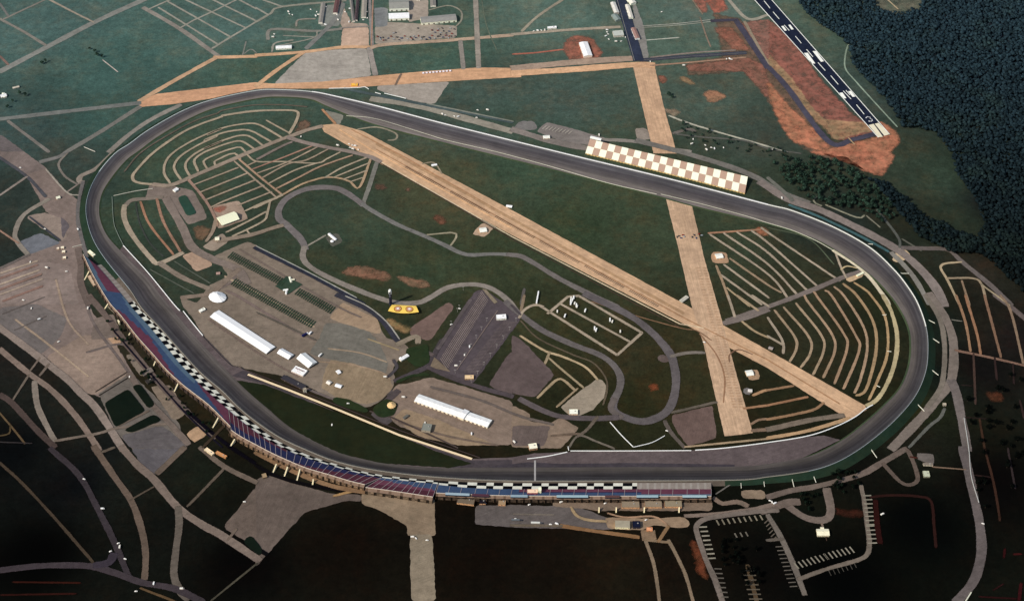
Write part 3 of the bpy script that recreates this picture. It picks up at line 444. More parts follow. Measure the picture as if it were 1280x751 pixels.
('C0', 6, (96, 84, 74), 'lane', '590,640 730,570'), ('C0', 12, (104, 92, 84), 'service_road', '640,385 720,500 840,630 930,730'), ('C0', 13, (92, 80, 74), 'service_road', '440,0 540,120 620,230 760,400 920,570 1060,700'), ('D0', 7, (62, 52, 42), 'lane', '0,70 110,170 260,330 400,490 460,560'), ('D0', 13, (58, 51, 54), 'road', '0,600 200,578 430,578 560,610 700,660 860,690 1000,755'), ('D0', 5, (78, 68, 58), 'lane', '650,250 755,190'), ('D0', 5, (66, 62, 52), 'lane', '1050,745 1265,570'), ('D0', 6, (84, 66, 46), 'lane', '700,690 860,752'), ('D0', 4, (44, 18, 12), 'dirt_track', '60,658 400,662'), ('D0', 4, (40, 16, 12), 'dirt_track', '0,722 380,715'), ('D0', 16, (53, 47, 54), 'road', '470,575 540,560 560,520'), ('D0', 8, (84, 74, 64), 'lane', '510,15 560,-5'), ('D0', 12, (92, 80, 70), 'lane', '780,120 910,-5'),
('D0', 7, (96, 84, 74), 'lane', '1130,445 1165,400'), ('C0', 4, (20, 18, 28), 'creek', '560,170 900,560 1100,751'), ('C0', 8, (10, 8, 16), 'creek', '920,565 1040,670 1150,755'), ('D0', 9, (8, 6, 12), 'creek', '1120,-20 1265,75'), ('D1', 9, (10, 8, 10), 'creek', '-5,80 100,135 260,180 470,212'),
('C0', 6, (56, 46, 36), 'path', '1000,751 1150,600'), ('D1', 9, (8, 8, 10), 'drain', '0,490 60,525'), ('C0', 2, (40, 34, 30), 'kerb', '470,475 630,375'), ('C0', 2, (40, 34, 30), 'kerb', '485,495 640,400'),
('D1', 7, (150, 118, 80), 'lane', '390,232 480,210 540,212'), ('D1', 10, (120, 94, 70), 'service_road', '0,20 100,70 240,135 380,185 540,215'),
]
G2 = (152, 138, 118); G3 = (144, 128, 110)
RD += [('P', w_, c_, 'lane', p_) for w_, c_, p_ in [
(7.5, G2, 'P192,231 P176,229.5 P167,226 P166,220 E240,751 E370,610 E520,490 E720,360 E900,280 E1100,210 F200,135 F400,105 F600,98 F690,103 F708,125 F690,180 F650,250'),
(4, (94, 84, 74), 'E130,751 E300,560 E640,350 E860,240 E1060,175 F200,100 F400,65 F600,62 F760,75'),
(6, G2, 'P212.5,229 P206,219 E520,740 E530,680 E580,600 E700,510 E900,405 E1100,330 F100,262 F200,218 F300,195 F400,185 F460,200 F530,240 F605,285'),
(6, G2, 'P226.4,225 P220,216 E622,700 E680,610 E850,500 E1050,405 F80,300 F200,250 F330,228 F400,238 F470,275 F535,312'),
(6, G2, 'P238,221 P233.5,214 E733,690 E780,620 E900,540 E1100,455 F80,355 F200,302 F300,270 F365,266 F415,290 F475,335'),
(6, G2, 'F40,500 F15,440 F35,408 F100,370 F250,315 F320,303 F370,325 F420,360'), (5.5, G2, 'F105,490 F80,450 F90,425 F200,375 F300,345 F325,345 F365,385'), (5.5, G2, 'F155,465 F150,440 F165,430 F250,390 F285,385 F320,418'), (5, G2, 'F500,168 F640,245'),
(12, (134, 120, 106), 'P192,231 P210,232.5 P225,228 F0,540 F200,455 F400,370 F600,290 F680,262 F760,232 F860,205'),
(7, (140, 114, 100), 'H100,285 H190,390 H260,490 H310,590 H320,640'), (5, G3, 'F285,440 F400,540 F560,675'), (5.5, (152, 126, 104), 'F315,425 F450,540 F600,660'),
(5, G3, 'H145,320 H480,190'), (5, G3, 'H190,380 H550,235'), (5, G3, 'H230,440 H620,285'), (5, G3, 'H275,497 H400,440 H680,330'), (5, G3, 'H490,480 H740,380'), (5.5, G2, 'H545,525 H680,462 H790,420 H820,400'), (5.5, G2, 'H400,690 H560,610 H700,535'), (5.5, G2, 'H450,720 H560,670 H690,600 H715,540 H735,460'), (4, G2, 'H555,680 H580,710'),
(5, G2, 'F370,395 F430,438 F600,440 F830,450 F900,420 F980,380'), (4.5, G3, 'F370,465 F430,438'), (4.5, (144, 112, 96), 'F410,487 F600,415 F800,335'), (4.5, G3, 'F440,515 F640,440 F830,345'), (5, G3, 'F475,543 F640,455 F760,430 F900,360'), (5, G2, 'F520,580 F690,495 F830,450'), (5.5, (150, 124, 104), 'F560,620 F720,540 F860,470 F1060,400'),
(6, (156, 132, 106), 'F600,662 F720,595 F820,560 F890,545 F970,548 F1050,572 F1115,610 F1190,420'), (5, G2, 'F890,543 F1000,480 F1165,412'), (4.5, G2, 'F950,542 F1175,450'), (4.5, G2, 'F1015,555 F1160,500'), (4, G2, 'F1060,572 F1140,545'),
(12, (124, 112, 104), 'F640,280 F760,315 F900,345 F1060,375 F1190,410 F1250,440'), (7, G2, 'F420,745 F520,700 F600,662'), (12, (126, 112, 98), 'H330,760 H600,710 H740,665 H830,640'), (9, (134, 118, 102), 'H310,600 H290,680 H240,760'), (8, (120, 108, 100), 'H640,120 H830,20 H900,-10')]]
for tile, wd, c, nm, s in RD:
    if '-100' in s: continue
    road(tile, s, wd, c, nm, sm=not (s.startswith('180,85 275,5') or tile == 'A0' and c == GF))
for s in ('380,500 460,512 560,566 545,578 440,550 375,522', '572,560 640,508 700,530 680,590 610,602', '740,262 850,240 858,330 800,356 745,318', '680,425 760,392 840,380 870,392 760,400 700,432'):
    area('C1', s, (34, 46, 28), 'grass', 'grass_plot', .8, 1.24+.004*len(s)/60)
for s_ in ('M196,381 M240,355 M272,395 M217,426', 'M248,349 M262,345 M291,384 M279,391', 'M232,432 M288,402 M303,413 M246,436', 'M455,640 M470,628 M492,655 M488,668'): area('P', s_, (13, 22, 16), 'grass', 'grass_plot', .4, 1.31)
area('P', 'H15,420 H75,400 H160,545 H85,565', (40, 66, 56), 'grass', 'grass_plot', .4, 1.3)
# ------------------------------------------------------------------ airfield
BLK = (26, 34, 52)
area('P', '925,-20 947,-20 1112,168 1098,172', BLK, 'paving', 'airport_runway', .1, 1.31, False, 2.2)
area('A2', '505,-20 560,-20 650,300 600,305 540,100', (44, 52, 70), 'paving', 'taxiway', .4, 1.32, False)
mk = MB()
def mq(tile, s, z=1.6):
    mk.poly([G(p[0], p[1], z) for p in P(tile, s)][::-1])
def ml(tile, s, w, z=1.6):
    p = [G(a, b, z) for a, b in P(tile, s)]
    for a, b in zip(p, p[1:]):
        d = (b-a).normalized(); n = Vector((-d.y, d.x, 0))*w/2; mk.quad(a-n, b-n, b+n, a+n)
ml('P', '925,-20 1098,172', 2.2); ml('P', '947,-20 1112,168', 2.2)
for s in ('178,263 196,262 234,315 215,316', '220,254 238,253 276,304 262,307', '352,460 368,458 388,486 372,488', '395,452 410,450 432,478 418,480', '65,131 76,129 93,152 83,154', '100,125 110,123 127,146 116,148'): mq('A3', s)
for s in ('-20,5 10,42', '25,60 55,95', '80,125 105,152', '135,180 165,215', '190,245 222,282', '247,310 283,350', '310,375 347,418', '372,450 410,490', '385,447 405,470', '437,518 475,565'): ml('A3', s, 2.2)
mo = mk.build('runway_marking', plain((236, 232, 220), .1, .8, name='line_paint')); struct(mo)
mk = MB(); mq('A3', '497,619 522,613 568,676 547,679', 1.6); mq('A3', '527,612 547,608 600,664 575,672', 1.6)
struct(mk.build('threshold_marking', plain((214, 206, 180), .1, .8, name='line_paint')))
# digit 3 painted on the runway, read from the threshold
ax = (G(498, 0)-G(498, 0)); Lr = G(1098, 172); Rr = G(1112, 168); up = (G(925, -20)-Lr); up.z = 0; up.normalize(); rt = Vector((up.y, -up.x, 0))
org = G(1086.2, 149.5)-up*11; mk = MB(); mk_pts = [(-5, 18), (-2, 21), (3, 21), (6, 18), (6, 14.5), (3, 11.5), (-1, 11.5), (3, 11.5), (6, 8.5), (6, 3.5), (3, 0), (-2, 0), (-5, 3)]
for (a, b_), (c, d) in zip(mk_pts, mk_pts[1:]):
    p = org+rt*a+up*b_; q = org+rt*c+up*d; p.z = q.z = 1.6; e = (q-p).normalized(); n = Vector((-e.y, e.x, 0))*1.3
    mk.quad(p-n-e*1.1, q-n+e*1.1, q+n+e*1.1, p+n-e*1.1)
struct(mk.build('runway_number', plain((240, 238, 230), .08, .8, name='line_paint')))
ml2 = MB(); mk = ml2; ml('A2', '520,0 605,300', 1.2); ml('A2', '650,298 870,280 1160,262', .8)
struct(mk.build('taxiway_marking', plain((130, 130, 120), .2, .8, name='line_paint')))
# ------------------------------------------------------------------ parking bays and grass islands
def comb(tile, s, spacing, length, w, c, name, ang=90, both=True, spine=0, z=1.5, kind='gravel', skip=None):
    p = [G(a, b, z) for a, b in P(tile, s)]; m = MB()
    for a, b in zip(p, p[1:]):
        d = (b-a).normalized(); n = Vector((-d.y, d.x, 0)); L = (b-a).length; k = int(L/spacing)
        e = (d*math.cos(math.radians(ang))+n*math.sin(math.radians(ang)))
        en = Vector((-e.y, e.x, 0))*w/2
        for i in range(k+1):
            q = a+d*(i*spacing)
            lo = -length if both else 0
            r0 = q+e*(lo*random.uniform(.94, 1.03)); r1 = q+e*(length*random.uniform(.94, 1.03)); m.quad(r0-en, r0+en, r1+en, r1-en)
        if spine: m.quad(a-n*spine/2+Vector((0, 0, .02)), b-n*spine/2+Vector((0, 0, .02)), b+n*spine/2+Vector((0, 0, .02)), a+n*spine/2+Vector((0, 0, .02)))
    o = m.build(name, ground_mat(c, kind)); struct(o)
    if o.data.polygons[0].normal.z < 0: o.data.flip_normals()
    return o
GI = (42, 58, 44)
for s in ('288,318.5 355,354', '372,364 416,388', '292,352 392,406'):
    comb('P', s, 6.4, 12.5, 3.0, GI, 'grass_island', 99, True, 2.6)
area('P', '344,358 360,347 378,356 360,368', (44, 62, 52), 'grass', 'grass_plot', .5, 1.42, False)
area('B1', '105,660 150,615 225,655 160,700', (44, 62, 52), 'grass', 'grass_plot', .5, 1.43, False)
for s, l in (('600,368 546,452', 17), ('648,402 588,473', 0), ('634,392 578,462', 0)):
    pass
comb('P', '606,370 554,456', 5.6, 19, 1.3, (138, 124, 118), 'parking_bay', 48, True, .6)
comb('P', '638,402 588,466', 5.0, 17, 1.1, (112, 100, 98), 'parking_bay', 113, True, .5)
comb('P', '622,388 571,462', 200, 1, .5, (128, 112, 104), 'parking_bay', 90, True, 1.4)
area('P', '603,362 607,362 622,378 618,380', (128, 116, 98), 'concrete', 'concrete_pad', .2, 1.53, False)
area('P', '543,447 549,452 563,465 545,461 538,458', (116, 102, 86), 'concrete', 'concrete_pad', .2, 1.54, False)
ST = (128, 122, 108)
comb('D3', '152,590 300,545 430,510', 9.5, 17, 3.0, ST, 'parking_bay', 98, False, 0); comb('D3', '300,600 430,560', 9.5, 13, 1.6, (66, 62, 56), 'parking_bay', -95, False, 0)
comb('D3', '470,230 485,380 495,470', 11, 18, 3.2, ST, 'parking_bay', 97, False, 0)
comb('D2', '925,385 970,540', 11.5, 16, 3.6, ST, 'parking_bay', 85, False, 0); comb('D2', '1000,590 1035,740', 11.5, 15, 3.0, (88, 82, 74), 'parking_bay', 82, False, 0)
comb('D2', '1010,350 1250,322', 11.5, 14, 3.2, (118, 110, 94), 'parking_bay', -80, False, 0); comb('D2', '1100,415 1180,405', 11.5, 12, 3.0, (100, 94, 84), 'parking_bay', -80, False, 0)
comb('D2', '1170,600 1205,745', 11.5, 13, 3.0, (86, 78, 66), 'parking_bay', 85, True, 0)
comb('D3', '0,350 45,440', 9, 12, 2.2, (92, 84, 74), 'parking_bay', -60, False, 0); comb('D3', '75,480 150,690', 10, 16, 2.4, (90, 84, 76), 'parking_bay', -95, False, 0)
comb('A2', '160,630 290,655', 9, 9, 2.2, (168, 160, 148), 'parking_bay', 70, True, 0)
# ------------------------------------------------------------------ the speedway
OUT = [(350,112.4),(320,113.5),(265.6,125),(228,139),(187,162),(162,180),(144,192),(124,215),(111,241),(107.5,266),(115,296),(131.5,324),(162,362),(177,385),(202,412),(227.7,441),(252,467),(278,489),(298,509),(320,527),(350,547),(383,562.5),(421,577),(472,588),(547.7,596.5),(640,601),(780,601),(918,600),(960,596),(1010.6,588.8),(1043.5,578.7),(1071,563.5),(1096.6,544.6),(1121.9,521.8),(1144.7,494),(1157.3,463.6),(1160,433),(1157.3,408),(1147.5,380),(1135,359),(1117,336.7),(1086.5,309),(1041,283.6),(990,263.4),(960,256),(880,235),(817,219),(713,194),(640,176),(547.7,153),(472,133),(421,121),(390,115)]
INN = [(352,121),(322,123),(270,134.5),(235,149),(197,171),(174,188),(158,200),(140,221),(127,243),(124,268),(133,293),(152,315),(184,347),(200,368),(223,396),(248,425),(272,451),(294,474),(314,493),(333,509),(360,532),(390,550),(425,566),(475,578),(547.7,584.5),(640,584),(780,583.5),(918,583),(957,580),(1004,572),(1033,561),(1057,547),(1078,531),(1103,509),(1125,485),(1136,459),(1139,433),(1136,409),(1124,384),(1109,364),(1090,345),(1061,323),(1024,301),(982,285),(955,278),(875,259),(812,242),(705,215),(632,197),(539,174),(464,154),(412,134),(388,124)]
BANK = []
for x, y in OUT:
    turn = (x < 170 or (x < 400 and y < 300)) or x > 960
    BANK.append(7.5 if turn else 3.2)
BANK = [(BANK[i-1]+BANK[i]*2+BANK[(i+1) % len(BANK)])/4 for i in range(len(BANK))]
ow = smooth([G(x, y, h+1.6) for (x, y), h in zip(OUT, BANK)], 9, True)
def resample_like(ref, pts):
    out = []; n = len(pts)
    for i in range(n):
        p0, p1, p2, p3 = pts[i-1], pts[i], pts[(i+1) % n], pts[(i+2) % n]; r1, r2 = ref[i], ref[(i+1) % n]
        k = max(1, int((r2-r1).length/9))
        for j in range(k):
            t = j/k; out.append(.5*((2*p1)+(p2-p0)*t+(2*p0-5*p1+4*p2-p3)*t*t+(3*p1-p0-3*p2+p3)*t**3))
    return out
ref = [G(x, y, h+1.6) for (x, y), h in zip(OUT, BANK)]
ow = resample_like(ref, ref); iw = resample_like(ref, [G(x, y, 1.6) for x, y in INN]); N = len(ow)
# banked asphalt: six strips across, colour runs along the racing groove
tm, t, b = nt('track_asphalt'); at = t.nodes.new('ShaderNodeAttribute'); at.attribute_name = 'lay'
sp = t.nodes.new('ShaderNodeSeparateXYZ'); t.links.new(at.outputs['Vector'], sp.inputs[0])
cm = t.nodes.new('ShaderNodeCombineXYZ'); t.links.new(math_(t, 'MULTIPLY', sp.outputs[0], .004), cm.inputs[0]); t.links.new(math_(t, 'MULTIPLY', sp.outputs[1], 7), cm.inputs[1])
streak = rng(t, noise(t, 1.6, 4, .7, cm.outputs[0]), .3, .7, .66, 1.32)
cr = t.nodes.new('ShaderNodeValToRGB'); t.links.new(sp.outputs[1], cr.inputs[0]); cr.color_ramp.interpolation = 'EASE'
E_ = cr.color_ramp.elements; E_[0].position = 0; E_[0].color = lin((102, 95, 92)); E_[1].position = 1; E_[1].color = lin((100, 99, 98))
for p, c in ((.24, (96, 90, 86)), (.32, (80, 75, 74)), (.5, (72, 68, 69)), (.66, (64, 61, 64)), (.74, (76, 74, 76)), (.86, (68, 66, 70)), (.93, (84, 83, 84))):
    e = E_.new(p); e.color = lin(c)
# asphalt painted darker toward the front, paler toward the back as distance haze
xx = t.nodes.new('ShaderNodeSeparateXYZ'); gg = t.nodes.get('geo') or t.nodes.new('ShaderNodeNewGeometry'); gg.name = 'geo'; t.links.new(gg.outputs['Position'], xx.inputs[0])
front = rng(t, xx.outputs[1], G(640, 600).y, G(640, 180).y, .52, 1.22)
f = math_(t, 'MULTIPLY', math_(t, 'MULTIPLY', streak, rng(t, noise(t, .02, 4, .7), .3, .7, .86, 1.14)), math_(t, 'MULTIPLY', front, rng(t, noise(t, .6, 3, .8), .25, .75, .86, 1.14)))
t.links.new(mul(t, cr.outputs[0], f), b.inputs['Base Color'])
vs = []; fs = []; lay = []; run = 0; KX = 7
for i in range(N+1):
    o, q = ow[i % N], iw[i % N]
    if i: run += (ow[i % N]-ow[i-1]).length
    for k in range(KX):
        u = k/(KX-1); p = q.lerp(o, u); p.z = 1.6+(o.z-1.6)*(u**1.35); vs.append(tuple(p)); lay.append((run, u, 0))
for i in range(N):
    for k in range(KX-1): a = i*KX+k; fs.append((a, a+KX, a+KX+1, a+1))
to = mesh_obj('race_track', vs, fs, tm, shade=True); struct(to); tag(to, 'banked dark asphalt tri-oval race track', 'race track')
a_ = to.data.attributes.new('lay', 'FLOAT_VECTOR', 'POINT'); a_.data.foreach_set('vector', np.array(lay).ravel())
# outer embankment down to the fields
vs = []; fs = []
cen = Vector((G(630, 360).x, G(630, 360).y, 0))
for i in range(N+1):
    o = ow[i % N]; d = ow[(i+1) % N]-ow[i-1 if i % N else N-1]; d.z = 0; d.normalize(); n = Vector((-d.y, d.x, 0))
    if n.dot(o-iw[i % N]) < 0: n = -n
    vs += [(o.x, o.y, o.z-.05), (o.x+n.x*2.5, o.y+n.y*2.5, o.z-.3), (o.x+n.x*(o.z*1.7+3), o.y+n.y*(o.z*1.7+3), .02)]
for i in range(N):
    for k in range(2): a = i*3+k; fs.append((a, a+3, a+4, a+1))
fi, fj = sorted((min(range(N), key=lambda i: (ow[i]-G(150, 345, 6)).length), min(range(N), key=lambda i: (ow[i]-G(900, 600, 6)).length)))
bk = mesh_obj('embankment', vs, fs, None, None, [ground_mat((29, 45, 35), 'grass'), ground_mat((84, 76, 68), 'paving')], [1 if fi <= q//2 <= fj else 0 for q in range(len(fs))]); struct(bk); a_ = bk.data.attributes.new('cover', 'FLOAT', 'POINT'); a_.data.foreach_set('value', [1.3]*len(vs))
mk = MB()   # inner skirt so the asphalt meets the infield
for i in range(N):
    a, c = iw[i], iw[(i+1) % N]; da = (a-ow[i]); da.z = 0; da.normalize(); dc = (c-ow[(i+1) % N]); dc.z = 0; dc.normalize()
    mk.quad(a, c, Vector((c.x+dc.x*4, c.y+dc.y*4, .03)), Vector((a.x+da.x*4, a.y+da.y*4, .03)))
sk = mk.build('track_shoulder', ground_mat((52, 66, 48), 'grass')); struct(sk)
# pit road and apron inside the front stretch
area('P', '154,308 217,380 225,388 253,419 290,457 302,461 440,525 588,574 640,572 668,567 713,565 868,563 960,555 1012,546 1030,545 1050,550 1000,574 957,582 918,585 640,586 547,586 475,580 425,568 390,553 333,511 272,453 223,398 184,349 148,316', (88, 76, 76), 'paving', 'pit_road', .5, 1.45, False)
area('P', '305,463 440,527 586,576 640,575 640,584 560,585 586,579 480,539 400,508 330,480 290,470', (66, 58, 62), 'paving', 'pit_road', .5, 1.47, False)
area('P', '284,474 330,481 400,508 480,538 560,570 590,580 560,585 476,579 426,567 391,551 360,533 334,510 300,486', (27, 33, 20), 'grass', 'infield_grass', 1.0, 1.50, False)
area('P', '610,584 660,578 700,580 800,579 918,581 918,584 640,586', (60, 54, 60), 'paving', 'pit_road', .5, 1.52, False)
mk = MB()
for i in range(14):     # start/finish stripe climbs the banking
    y0 = 575+i*1.85; z0 = 1.62 if y0 < 585 else 1.62+(3.2)*((y0-585)/16)**1.35; y1 = y0+1.85; z1 = 1.62 if y1 < 585 else 1.62+3.2*((y1-585)/16)**1.35
    mk.quad(G(667.7, y0, z0+.35), G(670.0, y0, z0+.35), G(669.8, y1, z1+.35), G(667.5, y1, z1+.35))
struct(mk.build('finish_line', plain((150, 146, 144), .15, .8, name='line_paint')))
# ------------------------------------------------------------------ walls
FENCE, t, b = nt('fence_mesh'); b.inputs['Base Color'].default_value = lin((150, 150, 144))
t.links.new(rng(t, noise(t, 2.0, 2), .3, .7, .08, .22), b.inputs['Alpha'])
def solid_wall(pts, c, w_, h, root, r0):
    v = []; f = []
    for i, p in enumerate(pts):
        d = pts[min(i+1, len(pts)-1)]-pts[max(0, i-1)]; d.z = 0; d.normalize(); n = Vector((-d.y, d.x, 0))*w_/2; q = p-r0
        v += [q-n, q+n, q+n+Vector((0, 0, h)), q-n+Vector((0, 0, h))]
    for i in range(len(pts)-1):
        for k in range(4): f.append((4*i+k, 4*i+(k+1) % 4, 4*i+4+(k+1) % 4, 4*i+4+k))
    k = 4*(len(pts)-1); f += [(3, 2, 1, 0), (k, k+1, k+2, k+3)]
    return v, f
def wall(pts, label, c=WHITE, w_=1.1, h=1.1, name='concrete_wall', cat='wall', posts=0, group=None, ph=5.0):
    root = empty(name, tuple(pts[0]), 0, label, cat, group); r0 = Vector(pts[0])
    v_, f_ = solid_wall(pts, c, w_, h, root, r0); mesh_obj('barrier', v_, f_, plain(c, .1, .8, name='wall_paint'), root)
    if posts:
        v_ = []; k_ = len(pts)
        for p in pts: v_ += [p-r0+Vector((0, 0, h)), p-r0+Vector((0, 0, h+2)), p-r0+Vector((0, 0, ph))]
        mesh_obj('catch_fence', v_, [(3*i+q, 3*i+3+q, 3*i+4+q, 3*i+1+q) for i in range(k_-1) for q in (0, 1)], FENCE, root)
    return root
def nearest(px, py): g = G(px, py, 6); return min(range(N), key=lambda i: (ow[i]-g).length)
def seg(p, q, src=None):
    src = src or ow; i, j = nearest(*p), nearest(*q); out = []
    while i != j: out.append(src[i].copy()); i = (i+1) % N
    out.append(src[j].copy()); return out
wall(seg((390, 115), (124, 215)), 'white outer wall round the far left turn of the oval', (206, 212, 210), 1.5, 1.1, 'track_wall', posts=18)
wall(seg((124, 215), (162, 362)), 'grey outer wall at the left end, beside the gravel road', (150, 160, 166), .9, 1.1, 'track_wall', posts=18)
wall(seg((163, 363), (1010, 589)), 'grey outer wall and fence in front of the curved grandstands', (140, 134, 124), 1.2, 1.1, 'track_wall', posts=16)
wall(seg((1010, 589), (1157, 408)), 'grey outer wall round the near right turn', (150, 156, 160), .9, 1.1, 'track_wall', posts=18)
wall(seg((1157, 408), (960, 256)), 'white outer wall round the far right turn', (240, 236, 222), 1.9, 1.2, 'track_wall', posts=18)
wall(seg((960, 256), (391, 115)), 'long white outer wall of the back straight', (252, 248, 232), 2.5, 1.4, 'track_wall', posts=18)
def W(s, label, w_=1.2, h=1.2, c=WHITE, tile='P', name='concrete_wall', cat='wall', posts=0, group=None, z=1.5, curve=True):
    p = [G(a, b_, z) for a, b_ in P(tile, s)]
    return wall(smooth(p, 8) if curve and len(p) > 2 else p, label, c, w_, h, name, cat, posts, group)
W('154,307 185,341 217,380 225,388.5', 'white pit entry wall beside the left straight', 1.7)
W('229,389 240,403 253.5,419.5', 'short white wall piece after the pit entry gap', 1.8)
W('254,421 275,443 290,457 300,458 306,462', 'dark kerb wall at the edge of the brown paddock', 1.2, .9, (52, 48, 48))
W('140,246 142,277 147,292 154,306', 'thin grey wall inside the left turn', .7, 1, (140, 150, 140))
W('713,563.5 780,563.5 864,563', 'white inner wall section along the front pit exit, left piece', 1.6)
W('869,562.6 905,560 960,553 1010.6,544.6 1045,533 1069,521 1082,511 1091,506', 'white inner wall curving to the end of the old runway', 1.9, 1.3)
W('711,563 710,558', 'stub of white wall beside the pit buildings', 1.2)
W('659,573.5 685,570 709,565', 'white slanted wall at the pit road end', 1.7)
W('433,145 470,149 530,167 560,176 620,190 680,206 760,229 821,243', 'thin white inner wall on the left half of the back straight', .8, 1, (206, 204, 186))
W('826,243 880,256 935,271 960,279 990,288 1020,301 1043,314', 'thin white inner wall on the right half of the back straight', .9, 1, (200, 198, 180))
W('762.5,527.5 776,543 791.5,558.5', 'white wall running diagonally below the road course hairpin', 1.4)
W('792,558.8 815,553 831,544.5', 'white wall rising to the right below the road course hairpin', 1.3)
W('411,111 449,110 456,109 461,112', 'white wall outside the far straight near a yellow sign', 1.5)
W('469,116 476,118', 'short white wall piece beyond the far straight', 1.5); W('480.5,117 507.5,123.5', 'longer white wall piece beyond the far straight', 1.5, name='concrete_wall')
for (a, lab) in (('142,245 170,239 191,236', 'light wall crossing the grass inside the left turn'), ('1176,541 1180,552', 'white guard rail') if False else ('90.5,309 103,306', 'light gate barrier beside the end of the left grandstand'),): W(a, lab, 1.2, 1, (200, 196, 180))
W('1205,522 1211,562 1214,595 1223.5,628', 'white barrier along the near right perimeter road', 1.3, 1.1, (176, 176, 172))
W('1214,740 1207,751', 'white barrier at the bottom of the perimeter road', 2.4, 1.4, (196, 196, 176))
fences = [('1154.5,397 1168.5,404', 'first white cross fence outside the right turn, topmost'), ('1160,419.5 1174,428.5', 'second white cross fence outside the right turn'), ('1159.5,458.5 1173,469', 'third white cross fence outside the right turn'), ('1144.5,503 1155.5,514', 'fourth white cross fence outside the right turn'), ('1087,559 1096,572', 'fifth white cross fence, outside the near right turn'),
    ('1014.5,588.5 1020,603', 'white cross fence right of the hooked one below the track'), ('983,594.5 989,594.5 992.5,608.5', 'hooked white fence below the track exit'), ('954.5,599 955.5,608', 'small white post fence near the grandstand end'), ('921,601.5 926,602.5 926.5,610', 'bent white fence at the end of the front wall'), ('1120.5,338.5 1127,342 1136,342', 'pale fence outside the far right turn'), ('1082,305 1091,305.5', 'short pale fence outside the far right bend'), ('1103,394 1108,393.5', 'tiny white fence between camp lanes, upper'), ('1109,439 1114,439.5', 'tiny white fence between camp lanes, middle'), ('1096,482 1100,484', 'tiny white fence between camp lanes, lower'), ('165,412 171,403', 'white stair rail behind the left grandstand, upper') if False else ('105,263 108,257', 'white fence piece at the left bend, lower'), ('105.5,246 111,242', 'white fence piece at the left bend, upper'), ('104,370.5 123,388', '') if False else ('425,113 426,113', '')]
for s, l in fences:
    if l: W(s, l, .9, 1.3, (226, 224, 206), name='cross_fence', cat='fence', group=None, curve=False)
W('105,184 119,190', 'white fence along the grass edge beside the left turn', .9, 1.2, (214, 208, 196), name='cross_fence', cat='fence')
wall([G(x, y, 1.5) for x, y in ((310, 468), (360, 487), (420, 511), (500, 544), (555, 562), (590, 573.5))], 'long cream pit wall beside the tri-oval grass', (222, 200, 164), 4.6, 1.0, 'pit_wall', 'wall')
wall([G(x, y, 1.5) for x, y in ((306, 462), (360, 483), (420, 506), (500, 538), (600, 572))], 'dark strip wall on the paddock side of the pit wall', (62, 52, 50), 1.6, 1.2, 'pit_wall', 'wall')
# ------------------------------------------------------------------ grandstands
def vcol_mat(name, rough=.75, amp=.14):
    if name in MATS: return MATS[name]
    m, t, b = nt(name); b.inputs['Roughness'].default_value = rough
    at = t.nodes.new('ShaderNodeAttribute'); at.attribute_name = 'tint'
    f = math_(t, 'MULTIPLY', rng(t, noise(t, .08, 4, .7), .3, .7, 1-amp, 1+amp), rng(t, noise(t, .9, 2, .8), .25, .75, .88, 1.12))
    t.links.new(mul(t, at.outputs['Color'], f), b.inputs['Base Color']); MATS[name] = m; return m
def grid_obj(name, rows, colf, parent, mat, skip=None):
    """rows[i][j] points; faces coloured by colf(i, j)"""
    nr, nc = len(rows), len(rows[0]); v = [p for r in rows for p in r]; f = []; c = []
    for i in range(nr-1):
        for j in range(nc-1):
            if skip and skip(i, j): continue
            f.append((i*nc+j, i*nc+j+1, (i+1)*nc+j+1, (i+1)*nc+j)); c.append(colf(i, j))
    o = mesh_obj(name, v, f, mat, parent); a = o.data.color_attributes.new('tint', 'FLOAT_COLOR', 'CORNER')
    a.data.foreach_set('color', np.repeat(np.array([lin(x) for x in c]), 4, axis=0).ravel()); return o
BLUE = (54, 70, 96); PALE = (76, 94, 110); MAR = (90, 52, 66); NAVY = (34, 38, 66); DMAR = (70, 38, 48); GREY = (126, 120, 118); WH = (206, 204, 190); BK = (12, 12, 16)
def line_pts(pts, z0, z1=None, step=5.5, n=None):
    z1 = z0 if z1 is None else z1; k = len(pts)-1
    w_ = smooth([G(x, y, z0+(z1-z0)*i/k) for i, (x, y) in enumerate(pts)], 3.0)
    L = [0]
    for a, b_ in zip(w_, w_[1:]): L.append(L[-1]+(b_-a).length)
    n = n or max(2, int(L[-1]/step)); out = []; j = 0
    for i in range(n+1):
        s = L[-1]*i/n
        while j < len(L)-2 and L[j+1] < s: j += 1
        f = (s-L[j])/max(1e-6, L[j+1]-L[j]); out.append(w_[j].lerp(w_[j+1], f))
    return out
